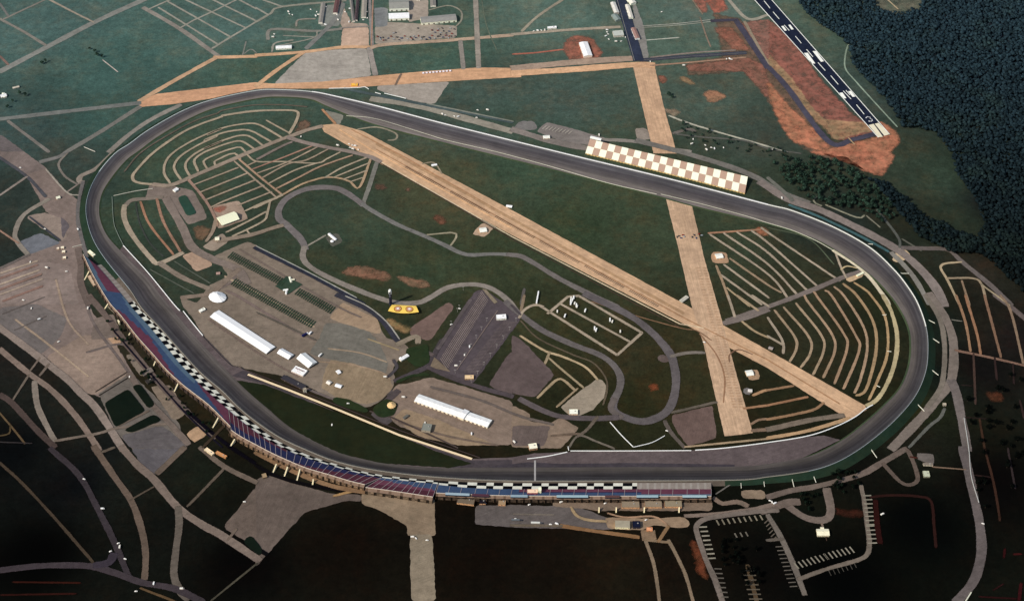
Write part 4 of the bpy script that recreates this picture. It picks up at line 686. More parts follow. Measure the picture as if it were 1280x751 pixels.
def stand(label, front, midl, rear, upper, zf=3.5, zm=7.5, zr=22, checker=(0, 1), aisles=0, rearw=5, step=5.0, cell=9.0, facade=(120, 92, 66), strip=True, roofs=()):
    F = line_pts(front, zf, step=step); n = len(F)-1; M = line_pts(midl, zm, n=n); R_ = line_pts(rear, zr, n=n)
    o0 = Vector((M[n//2].x, M[n//2].y, 0)); root = empty('grandstand', tuple(o0), 0, label, 'grandstand', None)
    F = [p-o0 for p in F]; M = [p-o0 for p in M]; R_ = [p-o0 for p in R_]
    tot = sum((F[i+1]-F[i]).length for i in range(n)); cum = [0]
    for i in range(n): cum.append(cum[-1]+(F[i+1]-F[i]).length)
    NR = 6
    def steps(A, B, k):
        rows = []
        for r in range(k+1):
            u = r/k; rows.append([a.lerp(b_, u) for a, b_ in zip(A, B)])
        return rows
    low = steps(F, M, NR)
    def cl(i, j):
        u = (j+.5)/n
        if not (checker[0] <= u <= checker[1]): return (134, 124, 116) if (j % 3) else (146, 138, 130)
        return WH if ((int(cum[j]/cell)+(i*2//NR)) % 2) else BK
    grid_obj('lower_seating', low, cl, root, vcol_mat('painted_seating'))
    # upper tier, stepped a little above the lower one
    M2 = [p+Vector((0, 0, 1.2)) for p in M]; up = steps(M2, R_, 10)
    ups = grid_obj('upper_seating', up, lambda i, j: upper((j+.5)/n, (i+.5)/10), root, vcol_mat('painted_seating'))
    grid_obj('tier_wall', [M, M2], lambda i, j: (150, 146, 138), root, vcol_mat('painted_seating'))
    if aisles:
        for q in range(aisles+1):
            m = MB(); j = min(n, int(round(q*n/aisles))); m.bar(M2[j]+Vector((0, 0, .1)), R_[j]+Vector((0, 0, .1)), .8, .35)
            m.build('aisle', plain((150, 140, 140), .1, .8, name='concrete_steps'), ups)
    # rear parapet, back wall with its columns, end walls
    m = MB(); back = []
    for j in range(n+1):
        d = R_[min(j+1, n)]-R_[max(j-1, 0)]; d.z = 0; d.normalize(); nn = Vector((-d.y, d.x, 0))
        if nn.dot(R_[j]-M[j]) < 0: nn = -nn
        back.append((R_[j]+nn*rearw, nn))
    v_, f_ = solid_wall(R_, None, .9, 1.3, root, Vector((0, 0, 0))); mesh_obj('parapet', v_, f_, plain((196, 184, 170) if strip else (110, 96, 90), .12, .8, name='parapet_paint'), root)
    con = [b_[0]-Vector((0, 0, 3)) for b_ in back]
    grid_obj('rear_walkway', [R_, con], lambda i, j: (118, 98, 84) if j % 4 else (90, 72, 60), root, vcol_mat('painted_seating'))
    bot = [Vector((b_[0].x, b_[0].y, 0))+b_[1]*1.5 for b_ in back]; bw = steps(con, bot, 5)
    rs = random.Random(len(front)*7+n)
    shade = [[rs.uniform(.5, 1.2) for _ in range(n)] for _ in range(5)]
    rwl = grid_obj('rear_wall', bw, lambda i, j: tuple(min(255, v*(shade[i][j] if j % 3 else .35)) for v in facade), root, vcol_mat('painted_seating', amp=.3))
    for j in range(0, n+1, 3): m = MB(); p = bot[j]+back[j][1]*.6; m.box(p.x, p.y, 0, .7, .7, zr-5); m.build('column', plain((104, 84, 66), .15, .8, name='steelwork'), rwl)
    for j in (0, n):
        m = MB(); m.poly([F[j], M[j], M2[j], R_[j], con[j], bot[j], Vector((F[j].x, F[j].y, 0))]); m.build('end_wall', plain((70, 62, 58), .2, .9, name='stand_concrete'), root)
    m = MB()
    for a, b_ in zip(F, F[1:]): m.quad(Vector((a.x, a.y, 0)), Vector((b_.x, b_.y, 0)), b_, a)
    m.build('front_wall', plain((120, 112, 104), .2, .9, name='stand_concrete'), root)  # end and front walls in plain brown-grey concrete tones
    for (ua, ub, c, hh) in roofs:
        ja, jb = int(ua*n), max(int(ua*n)+1, int(ub*n)); rb = root
        m = MB()
        for j in range(ja, jb):
            a, b_ = back[j][0], back[j+1][0]; a2, b2 = R_[j], R_[j+1]; z = Vector((0, 0, hh))
            m.quad(a+z, b_+z, b2+z*1.15, a2+z*1.15); m.quad(a, b_, b_+z, a+z, 1); m.quad(a2, b2, b2+z*1.15, a2+z*1.15, 1)
        m.build('suite_roof', [plain(c, .1, .6, name='suite_roof'), plain(GLASS, .3, .2, name='tinted_glass')], root)
    return root
def u1(u, v):
    if u < .20: return MAR if v < .55+u else PALE
    if u < .32: return BLUE if v > (u-.2)*2 else PALE
    if u < .80: e = max(0, 1-abs(u-.50)/.28); return MAR if v > 1.02-e*.62 else (BLUE if v > .3 else PALE)
    e = (u-.80)/.20; return MAR if v < e*1.05 else BLUE
stand('curved left grandstand with blue and maroon upper rows behind a checkered front', [(126.5,330.4),(146,350),(167,371),(184.5,389),(202,409),(218,427),(235,447),(251,466),(268,485),(284,500),(299,512.5)],
      [(121,332),(136,349),(155,372),(166,386),(182,403.5),(196,420),(210,437),(224,454),(241,472),(264,494),(285,512)], [(104,318),(117,345),(136,377),(152,395.5),(171,420),(192,443.5),(208,462),(227,479.5),(243,492),(262,507),(288,533)],
      u1, checker=(.27, 1), cell=14.3, zr=13.5, facade=(66, 56, 52), rearw=3)
def u2(u, v):
    if u < .25: return DMAR if v < 1-u*2.6 and v < .62 else NAVY
    if u < .45: return DMAR if v < .22 or v > .93 else NAVY
    e = (u-.45)/.55; return DMAR if v > 1-e*.95 else NAVY
stand('curved middle grandstand with navy and dark maroon seats striped by white aisles', [(300,513.5),(320,531),(342,547.5),(365.5,560),(392,571),(426,581.5),(452,588.5),(478,593.5)],
      [(286,513),(305,529),(330,547),(358,562.5),(386,573.5),(420,584),(449,591.5),(476,597)], [(289,537.5),(301,545.5),(318.5,555),(338.5,565.5),(358,574.5),(382,584.5),(409,592.5),(437,601),(456,605.5)],
      u2, cell=17.3, aisles=24, zr=12, rearw=6, facade=(116, 94, 74))
def u3(u, v): return BLUE if v < .18+.28*u else (MAR if v < .6 else DMAR)
stand('maroon grandstand section with pale aisles and a thin blue band above the plaza', [(479,593.6),(512,597.5),(548,600.5)], [(477,597.2),(511,601.5),(547,605)], [(457,609),(494,614),(541,621)], u3, cell=17.6, aisles=10, zr=12, rearw=7, facade=(108, 92, 76))
def u4(u, v):
    if u < .30: return BLUE
    if u < .75: return MAR if v < .40 else (NAVY if v < .47 else BLUE)
    return MAR if v < .75 else PALE
stand('straight front grandstand with checkered lower rows and suites behind', [(549,600.6),(590,602.5),(640,603),(720,603),(800,603),(889,603)], [(548,606),(590,610),(640,611.5),(720,611.5),(800,611.5),(889,611.5)], [(545,616),(590,618),(640,619.5),(720,620),(800,620),(889,620)],
      u4, checker=(0, .725), cell=19.2, zr=12, rearw=6, facade=(70, 58, 48), aisles=22,
      roofs=[(.04, .13, (140, 158, 168), 3.5), (.14, .20, (74, 46, 56), 3), (.28, .335, (130, 148, 158), 3.5), (.44, .56, (140, 162, 170), 3.5), (.62, .67, (84, 60, 58), 3), (.73, .81, (138, 160, 168), 3.5), (.9, .99, (146, 168, 174), 3.5)])
# back straight stand with its beige and white chequered roof
F = line_pts([(731.7, 191.5), (780, 203), (860, 223), (931, 241.5)], 4, n=96); B_ = line_pts([(737.5, 174), (785, 185.5), (865, 204.5), (934.7, 221)], 17, n=96)
o0 = Vector((F[48].x, F[48].y, 0)); root = empty('grandstand', tuple(o0), 0, 'long back straight grandstand in beige and white chequers', 'grandstand')
F = [p-o0 for p in F]; B_ = [p-o0 for p in B_]; rows = [[a.lerp(b_, r/8) for a, b_ in zip(F, B_)] for r in range(9)]
def _cb(i, j):
    w_ = (j//4+(i//4)) % 2
    if j % 8 == 0 and False: return (120, 90, 60)
    return (252, 240, 206) if w_ == 0 else (170, 142, 124)
grid_obj('seating', rows, _cb, root, vcol_mat('chequer_seating', amp=.05))
grid_obj('front_wall', [[Vector((p.x, p.y, 0)) for p in F], F], lambda i, j: (200, 170, 110) if j % 2 else (110, 92, 70), root, vcol_mat('painted_seating'))
Bo = [Vector((p.x, p.y, 0)) for p in B_]; grid_obj('rear_wall', [B_, Bo], lambda i, j: (90, 80, 76) if j % 3 else (50, 44, 42), root, vcol_mat('painted_seating'))
for j in (0, 96): m = MB(); m.poly([F[j], B_[j], Bo[j], Vector((F[j].x, F[j].y, 0))]); m.build('end_wall', plain((110, 96, 84), .2, name='stand_concrete'), root)
v_, f_ = solid_wall([p-Vector((0, 1.5, 1.4)) for p in F], None, .5, .9, root, Vector((0, 0, 0))); mesh_obj('handrail', v_, f_, plain((224, 196, 134), .1, name='rail_paint'), root)
m = MB(); a = G(738, 172.3, 18)-o0; b_ = G(751.5, 175.5, 18)-o0; m.bar(a, b_, 6, 4); m.build('press_box', plain(WHITE, .05, name='white_panel'), root)
# stair towers behind the curved stands, each a thing of its own
def stair(p0, p1, label, group='stair ramps behind the curved grandstands', c=(226, 214, 180), w_=2.6, h0=9):
    a = G(*p0, 0); b_ = G(*p1, 0); root = empty('stair_ramp', (a.x, a.y, 0), math.atan2(b_.y-a.y, b_.x-a.x), label, 'stairs', group); L = (b_-a).length; m = MB(); k = 10
    for i in range(k): m.box(L*(i+.5)/k, 0, 0, L/k, w_, max(.5, h0*(i+1)/k))
    fl = m.build('flight', plain(c, .1, .8, name='step_paint'), root)
    for sy in (-1, 1): r = MB(); r.bar(Vector((0, sy*(w_/2+.1), .6)), Vector((L, sy*(w_/2+.1), h0+.1)), .12, .9); r.build('railing', plain((190, 186, 170), .1, .6, name='galvanised'), fl)
for i, (a, b_) in enumerate([((105.5, 350), (113, 341)), ((131, 386), (136, 383)), ((147, 400), (150, 406)), ((161, 419), (168, 412)), ((192, 457), (197, 450)), ((218, 489), (223.5, 482)), ((266, 534.5), (274.5, 523.5)), ((288, 558), (294, 552)), ((341, 591), (346, 583)), ((355.5, 595), (360, 586.5)), ((371, 600.5), (375.5, 589)), ((390.5, 606.5), (392, 602))]):
    stair(a, b_, 'pale stair ramp climbing to the back of the curved grandstand')
for i, x in enumerate((748.5, 770, 805, 848.5)): stair((x, 640.5), (x, 637), 'small pale ramp below the straight front grandstand', 'ramps below the front grandstand')
# ------------------------------------------------------------------ buildings and tents
CW = (250, 244, 230)
def bld(name, label, cat, p0, p1, w_, h, roof='gable', wc=(200, 190, 176), rc=(150, 148, 144), rise=None, doors=2, wins=6, group=None, big=False, side=-1):
    a = G(*p0, h*.6); b_ = G(*p1, h*.6); c = (a+b_)/2; L = max(3.0, (b_-a).length); rz = math.atan2(b_.y-a.y, b_.x-a.x)
    root = empty(name, (c.x, c.y, 0), rz, label, cat, group); rise = rise if rise is not None else w_*.14
    m = MB(); hx, hy = L/2, w_/2
    if roof == 'gable':
        for sx in (-1, 1): m.poly([Vector((sx*hx, -hy, 0)), Vector((sx*hx, hy, 0)), Vector((sx*hx, hy, h)), Vector((sx*hx, 0, h+rise)), Vector((sx*hx, -hy, h))])
        for sy in (-1, 1): m.quad(Vector((-hx, sy*hy, 0)), Vector((hx, sy*hy, 0)), Vector((hx, sy*hy, h)), Vector((-hx, sy*hy, h)))
    else: m.box(0, 0, 0, L, w_, h)
    m.build('wall', plain(wc, .1, .8, name='wall_panel'), root)
    m = MB()
    if roof == 'gable':
        e = .5; th = .25
        for sy in (-1, 1):
            p = [Vector((-hx-e, 0, h+rise+.15)), Vector((hx+e, 0, h+rise+.15)), Vector((hx+e, sy*(hy+e), h-e*rise/hy+.15)), Vector((-hx-e, sy*(hy+e), h-e*rise/hy+.15))]
            m.poly(p); m.poly([q-Vector((0, 0, th)) for q in p])
            m.quad(p[2], p[3], p[3]-Vector((0, 0, th)), p[2]-Vector((0, 0, th)))
        m.box(0, 0, h+rise+.12, L+1, .6, .2)
    elif roof == 'shed':
        m.poly([Vector((-hx-.4, -hy-.4, h+.1)), Vector((hx+.4, -hy-.4, h+.1)), Vector((hx+.4, hy+.4, h+rise)), Vector((-hx-.4, hy+.4, h+rise))])
        m.quad(Vector((-hx-.4, hy+.4, h-.2)), Vector((hx+.4, hy+.4, h-.2)), Vector((hx+.4, hy+.4, h+rise)), Vector((-hx-.4, hy+.4, h+rise)))
    else:
        m.box(0, 0, h+.004, L+.3, w_+.3, .3)
        for sx in (-1, 1): m.box(sx*hx, 0, h+.304, .35, w_+.3, .5)
        for sy in (-1, 1): m.box(0, sy*hy, h+.306, L-.4, .35, .5)
    rf = m.build('roof', corr(rc) if roof != 'flat' else plain(rc, .14, .85, name='roof_membrane'), root)
    if roof == 'gable':
        for k in range(max(1, int(L/14))): m = MB(); m.cyl(-hx+(k+.5)*L/max(1, int(L/14)), 0, h+rise, h+rise+.9, .45, .3, 8); m.build('roof_vent', plain((150, 148, 144), .1, name='grey_panel'), rf)
    if roof == 'flat' and L > 12:
        m = MB(); m.box(hx*.4, hy*.2, h+.31, 2.4, 2, 1.3); m.build('air_unit', plain((150, 148, 144), .1, name='grey_panel'), rf)
    for k in range(doors):
        x = -hx+(k+.5)*L/doors; m = MB(); m.box(x, side*(hy+.04), 0, min(4.5, L/doors*.5) if big else 1.2, .12, min(h*.75, 4.2) if big else 2.1); m.build('door', plain((120, 110, 100), .1, name='door_paint'), root)
    for k in range(wins):
        x = -hx+(k+.5)*L/wins+ (1.5 if k % 2 else -1.0); m = MB(); m.box(x, side*(hy+.03), h*.5, min(2, L/wins*.5), .1, 1.1, 0); m.build('window', plain(GLASS, .2, .2, name='tinted_glass'), root)
    return root
def tent(label, p0, p1, w_, h, c=CW, peaks=1, name='marquee_tent', group=None, z=None, rise=None, cat='tent'):
    a = G(*p0, h); b_ = G(*p1, h); cc = (a+b_)/2; L = (b_-a).length; rz = math.atan2(b_.y-a.y, b_.x-a.x)
    root = empty(name, (cc.x, cc.y, 0), rz, label, cat, group); rise = rise or w_*.22; hx, hy = L/2, w_/2
    v, f = [], []; nx = max(4, int(L/3)); ny = 8
    for i in range(nx+1):
        for j in range(ny+1):
            u, s = i/nx, j/ny; z_ = h+rise*(1-abs(2*s-1))**1.15
            sc_ = .35*abs(math.sin(u*L/6*math.pi))*(1 if j in (0, ny) else .4)
            if peaks > 1: z_ += rise*.55*(abs(math.cos(u*peaks*math.pi))**3)*(1-abs(2*s-1))
            v.append((-hx+u*L, -hy+s*w_, z_-sc_))
    for i in range(nx):
        for j in range(ny): a_ = i*(ny+1)+j; f.append((a_, a_+ny+1, a_+ny+2, a_+1))
    mesh_obj('canopy', v, f, plain(c, .04, .6, name='tent_fabric'), root, shade=False)
    m = MB()
    for i in range(nx):
        for sy, j in ((-1, 0), (1, ny)):
            A, B = Vector(v[i*(ny+1)+j]), Vector(v[(i+1)*(ny+1)+j]); dz = 1.1 if i % 2 else .8; m.quad(A, B, B-Vector((0, 0, dz)), A-Vector((0, 0, dz)))
    for i in (0, nx):
        for j in range(ny): A, B = Vector(v[i*(ny+1)+j]), Vector(v[i*(ny+1)+j+1]); m.quad(A, B, Vector((B.x, B.y, h-1)), Vector((A.x, A.y, h-1)))
    m.build('valance', plain(c, .06, .7, name='tent_fabric_side'), root)
    k = max(1, min(20, int(L/8)))
    for i in range(k+1):
        for sy in (-1, 1): m = MB(); m.cyl(-hx+.3+(L-.6)*i/k, sy*(hy-.3), 0, h+.1, .12, .12, 6); m.build('pole', plain((180, 178, 170), .05, .5, name='pole_paint'), root)
    return root
def spire(label, p, r, h, c=CW, n=12, name='round_tent', roofc=None, cat='tent', ex=1.0, rz=0):
    g = G(*p, h*.7); root = empty(name, (g.x, g.y, 0), rz, label, cat); v = []; f = []
    prof = ((1, h), (.72, h+r*.16), (.42, h+r*.32), (.16, h+r*.5), (.02, h+r*.62))
    for rr, z in prof:
        for i in range(n*2): a = i*math.pi/n; q = rr*r*(1-.04*(i % 2)); v.append((q*math.cos(a)*ex, q*math.sin(a), z-(.25 if i % 2 else 0)*rr))
    k = n*2
    for s in range(len(prof)-1):
        for i in range(k): f.append((s*k+i, s*k+(i+1) % k, (s+1)*k+(i+1) % k, (s+1)*k+i))
    mesh_obj('canopy', v, f, plain(roofc or c, .05, .7, name='tent_fabric'), root)
    for i in range(n): m = MB(); a = i*math.tau/n; m.cyl(.95*r*math.cos(a)*ex, .95*r*math.sin(a), 0, h, .12, .12, 5); m.build('pole', plain((180, 178, 170), .05, .5, name='pole_paint'), root)
    m = MB()
    for i in range(k): a, b_ = Vector(v[i]), Vector(v[(i+1) % k]); m.quad(a, b_, b_-Vector((0, 0, 1.3)), a-Vector((0, 0, 1.3)))
    m.build('valance', plain(c, .08, .7, name='tent_fabric_side'), root); return root
# paddock
tent('very long white tent, the longest, in the brown paddock', (268, 391.5), (338.5, 437.5), 29, 4, peaks=1, rise=3)
tent('white square tent at the lower end of the longest tent', (349.5, 438), (364, 446), 19, 4, peaks=1)
tent('white gabled tent between the square tent and the one beside it', (376, 444), (391, 456), 26, 5, (244, 242, 226))
spire('white rounded hospitality tent on the paddock corner', (272, 371.5), 18, 4, ex=1.25, rz=-.5)
spire('tan roofed round pavilion on the grass island by the junction', (489.5, 506.5), 10, 5, (214, 180, 130), name='pavilion', cat='pavilion')
tent('small white square tent on the tan gravel', (421, 465.5), (425, 463.5), 12, 3.6)
tent('small grey white tent, left of a pair below the tan gravel', (409, 476.5), (413.5, 479), 11, 3.2, (214, 206, 196), group=None)
tent('small white tent, right of a pair below the tan gravel', (419.5, 480.5), (427, 483), 10, 3.2)
bld('garage_building', 'long white roofed garage with a raised middle bay in the lower paddock', 'garage', (521, 497.5), (612, 530), 23, 5, 'gable', (226, 214, 188), (250, 244, 228), doors=18, wins=0, big=True, rise=2.2)
bld('garage_bay', 'raised white bay on the long garage', 'garage', (577, 517), (583, 519.5), 26, 7, 'gable', (226, 214, 188), (252, 246, 232), doors=2, wins=0, rise=2.4)
r = bld('office_building', 'flat white roof with red lettering and a thin slogan', 'building', (367, 461), (381.5, 467), 18, 4, 'flat', (214, 200, 190), (246, 240, 228), doors=2, wins=4)
def text(parent, s, size, loc, c, rz=0, nm='lettering', sx=1):
    cu = bpy.data.curves.new(nm, 'FONT'); cu.body = s; cu.size = size; cu.align_x = 'CENTER'; cu.align_y = 'CENTER'; cu.extrude = .02
    o = bpy.data.objects.new(nm, cu); COL.objects.link(o); me_ = o.to_mesh(); nm_ = bpy.data.meshes.new(nm); bm = bmesh.new(); bm.from_mesh(me_); bm.to_mesh(nm_); bm.free(); o.to_mesh_clear()
    bpy.data.objects.remove(o); bpy.data.curves.remove(cu); nm_.materials.append(plain(c, .05, .7, name='lettering_paint'))
    q = bpy.data.objects.new(nm, nm_); COL.objects.link(q); q.location = loc; q.rotation_euler = (0, 0, rz); q.scale = (sx, 1, 1); q.parent = parent; return q
text(r, 'Raybestos', 6.2, (0, 3.4, 4.85), (110, 30, 20)); text(r, 'Raybestos', 2.4, (0, -3.2, 4.85), (210, 160, 140))
bld('office_building', 'white low building beside the lower bend of the road course entrance', 'building', (500, 450), (510, 444), 8, 4, 'gable', (230, 220, 200), CW, doors=1, wins=3)
spire('small white tent head attached by the paddock bend', (501.5, 448), 5, 3.4, CW, 6)
bld('equipment_shed', 'grey shed with a wide shadow in the lower tan yard', 'shed', (528, 534), (539, 535.5), 20, 7, 'flat', (150, 140, 124), (122, 124, 116), doors=2, wins=1)
bld('equipment_shed', 'small dark shed left of the grey one in the tan yard', 'shed', (504.5, 523), (510, 519), 5, 3.5, 'shed', (110, 104, 96), (96, 94, 88), doors=1, wins=1, rise=.7)
bld('control_building', 'dark flat long roof beside the pit wall', 'building', (353, 471), (381, 485), 12, 4, 'flat', (70, 60, 58), (54, 52, 58), doors=3, wins=6)
bld('control_tower', 'small pale tower at the end of the dark flat roof', 'tower', (379, 488), (383, 487), 6, 10, 'flat', (196, 188, 170), (150, 140, 124), doors=1, wins=2)
bld('inspection_building', 'white flat roofed block at the top of the striped garage lot', 'building', (620.5, 397), (632.5, 396), 13, 5, 'flat', (236, 228, 214), (250, 246, 238), doors=2, wins=3)
bld('gate_house', 'tan gate house at the bottom of the striped garage lot', 'building', (581, 471.7), (592, 471.5), 10, 4, 'flat', (170, 140, 104), (216, 188, 148), doors=1, wins=2)
bld('gate_house', 'small white building in the pale gravel corner near the road course', 'building', (711.5, 515), (722, 515), 13, 4, 'flat', (220, 190, 160), (246, 234, 214), doors=1, wins=3)
bld('timing_building', 'white timing hut above the start line, with a dark central panel', 'building', (661, 559), (671, 557.5), 14, 6, 'flat', (170, 130, 100), (244, 226, 204), doors=2, wins=3)
for (x, y), l in (((936, 467), 'white roofed wash house on its gravel pad near the runway end'), ((898, 321), 'white roofed wash house on bare orange ground by the camp lanes'), ((603, 288.5), 'white roofed wash house on tan gravel below the long runway')):
    g = bld('wash_house', l, 'building', (x-3.5, y), (x+5, y-1.2), 16, 3.6, 'gable', (214, 186, 150), (250, 240, 220), doors=2, wins=3)
bld('wash_house', 'white wash house at the bend of the small camp lane', 'building', (269, 299), (274, 298.5), 12, 3.6, 'gable', (210, 180, 150), (240, 226, 200), doors=2, wins=2)
tent('big white square tent with a dark border inside the left camp field', (274, 277), (296, 269), 34, 5, (252, 236, 200), 1)
bld('utility_hut', 'white hut at the crossing of the left camp lanes', 'hut', (217.5, 239), (222, 236), 9, 4, 'gable', (236, 230, 220), CW, doors=1, wins=1)
bld('utility_hut', 'tiny grey hut on the dark grass square', 'hut', (270.5, 342), (275, 341.5), 7, 3, 'gable', (150, 130, 120), (170, 140, 130), doors=1, wins=1)
bld('utility_hut', 'small white hut with red mark left of the longest tent', 'hut', (249.5, 389.5), (256, 386), 8, 3.4, 'flat', (226, 214, 200), (244, 232, 220), doors=1, wins=1)
bld('camp_building', 'white L shaped shed alone in the middle of the green infield', 'building', (411, 292.5), (420, 300), 6, 3.4, 'gable', (220, 214, 204), CW, doors=2, wins=4)
spire('white round tank cover beside the lone infield shed', (415.2, 301.5), 4.5, 3, CW, 8, name='water_tank', cat='tank')
bld('camp_building', 'white shed near the top edge of the long runway', 'building', (539.5, 207), (546, 206), 6, 3, 'gable', (220, 214, 200), CW, doors=1, wins=2)
bld('camp_building', 'white shed on the runway edge, middle of the oval', 'building', (633, 257.5), (640, 258.5), 7, 3, 'gable', (220, 214, 204), CW, doors=1, wins=2)
bld('camp_building', 'grey shed where the two old runways meet', 'building', (851, 377), (859, 371), 9, 4, 'gable', (150, 150, 140), (186, 180, 166), doors=1, wins=2)
bld('camp_building', 'small shed beside the cross lane by the runways', 'building', (961, 434.5), (966, 436), 7, 3.4, 'gable', (140, 124, 110), (150, 140, 136), doors=1, wins=2)
bld('camp_building', 'white tipped toilet block by the gravel circle', 'building', (935, 488), (940, 488.5), 8, 3.4, 'gable', (190, 180, 170), (206, 200, 194), doors=1, wins=2)
bld('camp_building', 'small white shed by the concrete pad in the right camp field', 'building', (1071, 345), (1079, 341), 5, 3.2, 'gable', (230, 210, 170), (250, 236, 200), doors=1, wins=2)
bld('shade_shelter', 'white canopy with two cross arms on the upper grass island', 'shelter', (362, 346.5), (364, 353), 4, 3.5, 'gable', (224, 214, 194), (246, 236, 210), doors=0, wins=0)
bld('shade_shelter', 'white canopy with cross arm on the lower grass island', 'shelter', (354, 363), (360, 362), 4, 3.5, 'gable', (224, 214, 194), (246, 240, 226), doors=0, wins=0)
bld('shade_shelter', 'short white wing of the upper grass island canopy', 'shelter', (364, 349.8), (368, 349.5), 3.5, 3, 'gable', (224, 214, 194), (238, 226, 200), doors=0, wins=0)
bld('shade_shelter', 'short white wing of the lower grass island canopy', 'shelter', (358.2, 363), (357.5, 368), 3.5, 3, 'gable', (224, 214, 194), (244, 238, 226), doors=0, wins=0)
# far side of the site
bld('hangar', 'biggest hangar with grey roof and white lower roof at the top edge', 'hangar', (486.5, 7), (511, 6), 46, 10, 'gable', (236, 230, 216), (140, 140, 134), doors=4, wins=0, big=True, rise=5)
bld('hangar_annex', 'white annex on the near side of the biggest hangar', 'hangar', (486, 22), (511.5, 21), 24, 7, 'shed', (246, 236, 212), (246, 242, 232), doors=4, wins=4, big=True, rise=3)
bld('workshop', 'long grey roofed workshop with a white front by the loop lane', 'workshop', (526, 26.5), (570, 22.5), 30, 8, 'gable', (252, 240, 208), (140, 138, 134), doors=7, wins=8, big=True, rise=3)
bld('hangar', 'white hangar standing alone on red earth', 'hangar', (729, 54), (735, 71), 24, 7, 'gable', (214, 200, 184), (250, 246, 240), doors=2, wins=0, big=True, rise=2)
bld('hangar', 'pale narrow hangar left of the dark taxiway at the top', 'hangar', (766, 4), (771, 17), 14, 6, 'gable', (170, 160, 150), (206, 204, 196), doors=3, wins=0, big=True)
bld('hangar', 'grey green hangar below the pale narrow one', 'hangar', (767.5, 19), (773, 26), 18, 5, 'gable', (120, 130, 126), (126, 138, 134), doors=2, wins=0, big=True)
bld('hangar', 'long white edged hangar right of the dark taxiway', 'hangar', (784, 7), (789, 23), 12, 6, 'gable', (240, 230, 210), (214, 208, 196), doors=4, wins=0, big=True)
bld('hangar', 'white roofed hangar cut by the top frame edge', 'hangar', (782, -6), (792, 5), 18, 6, 'gable', (240, 230, 210), (220, 216, 204), doors=2, wins=0, big=True)
bld('hangar', 'white and rust hangar beside the taxiway end', 'hangar', (791.5, 36), (797, 49), 13, 6, 'gable', (246, 238, 226), (150, 118, 110), doors=3, wins=0, big=True)
bld('terminal_building', 'square pale grey terminal with cars around it', 'building', (766.5, 43), (779, 42), 24, 6, 'flat', (190, 184, 172), (176, 180, 172), doors=2, wins=4)
bld('office_trailer', 'white long trailer by the tan road at the top', 'trailer', (684.5, 35.5), (695.5, 34.5), 8, 4, 'flat', (230, 224, 214), (244, 240, 232), doors=1, wins=4)
bld('farm_building', 'white building with side huts near the upper camp loop', 'building', (345, 60), (364.5, 59), 14, 5, 'gable', (240, 232, 216), CW, doors=2, wins=4)
for i, (a, b_, wd, rc, l) in enumerate([((438.5, -2), (442, 27), 8, (120, 116, 112), 'narrow grey shed row end, left of the reddish block'), ((456, -3), (454.5, 22), 14, (146, 140, 130), 'tan grey long shed on the far work yard'), ((404, 5), (400.5, 29), 12, (134, 130, 124), 'grey shed with a white end by the far grass'), ((423, -4), (419, 17), 13, (96, 70, 70), 'dark red roofed shed in the far work yard'), ((447.5, -3), (445, 26), 8, (74, 62, 66), 'dark shed between the long grey ones'), ((519, -3), (526, -2), 20, (120, 118, 116), 'grey roof at the top edge beside the biggest hangar'), ((541, -4), (541.5, 8), 16, (128, 124, 118), 'small grey shed above the workshop')]):
    bld('storage_shed', l, 'shed', a, b_, wd, 5, 'gable', (220, 212, 200), rc, doors=2, wins=2, rise=1.6)
bld('farm_building', 'white star shaped building among paths at the left edge', 'building', (1, 121), (8, 119), 12, 4, 'gable', (236, 220, 200), (252, 246, 234), doors=1, wins=2)
bld('farm_building', 'short wing of the star shaped building', 'building', (4, 117), (6.5, 122), 7, 3.6, 'gable', (226, 210, 190), (240, 230, 214), doors=1, wins=1)
bld('farm_building', 'pale annex up the path from the star shaped building', 'building', (16, 110.5), (24, 108.5), 6, 3.4, 'gable', (186, 176, 160), (196, 186, 170), doors=1, wins=1)
bld('service_building', 'white roofed service building beside the back straight road', 'building', (679, 172), (687, 171.5), 12, 4, 'gable', (226, 206, 180), (246, 236, 220), doors=2, wins=2)
bld('gate_booth', 'white gate booth at the wide left road', 'booth', (70.5, 248), (75, 246.5), 8, 3.5, 'gable', (230, 216, 196), (246, 232, 206), doors=1, wins=1)
for i, (x, y) in enumerate(((77.5, 310), (79, 315), (80, 322.5))): bld('ticket_booth', ('upper', 'middle', 'lower')[i]+' white ticket booth in the row by the left lot', 'booth', (x-1.5, y), (x+2.5, y-.5), 6, 3, 'flat', (226, 200, 170), (240, 220, 196), doors=1, wins=1, group=None)
bld('ticket_booth', 'single ticket booth just above the row by the left lot', 'booth', (71, 311), (74, 310.5), 5, 3, 'flat', (226, 200, 170), (236, 216, 196), doors=1, wins=1)
bld('kiosk', 'pale kiosk near the top corner of the left grandstand', 'kiosk', (111, 314), (118, 320), 7, 4, 'flat', (236, 214, 180), (250, 236, 204), doors=1, wins=2)
# outside the stands
bld('concession_building', 'long tan concession block behind the left grandstand, upper', 'building', (112, 345), (119.5, 357), 10, 4, 'flat', (160, 136, 112), (190, 166, 140), doors=3, wins=3)
bld('concession_building', 'long grey concession block behind the left grandstand, lower', 'building', (136.5, 381), (146, 391), 11, 4, 'flat', (130, 118, 100), (140, 134, 118), doors=3, wins=3)
bld('concession_building', 'tan concession block pair by the dark creek, left piece', 'building', (257, 561), (266.5, 568), 8, 4, 'flat', (206, 186, 150), (224, 204, 172), doors=2, wins=2)
bld('concession_building', 'orange tan concession block by the dark creek, right piece', 'building', (270.5, 565), (283, 571.5), 6, 4, 'flat', (170, 120, 80), (186, 134, 90), doors=2, wins=2)
bld('restroom_building', 'grey roofed restroom near the pale paved square', 'building', (178, 467.5), (190, 462), 14, 4, 'gable', (120, 110, 100), (116, 106, 98), doors=2, wins=2)
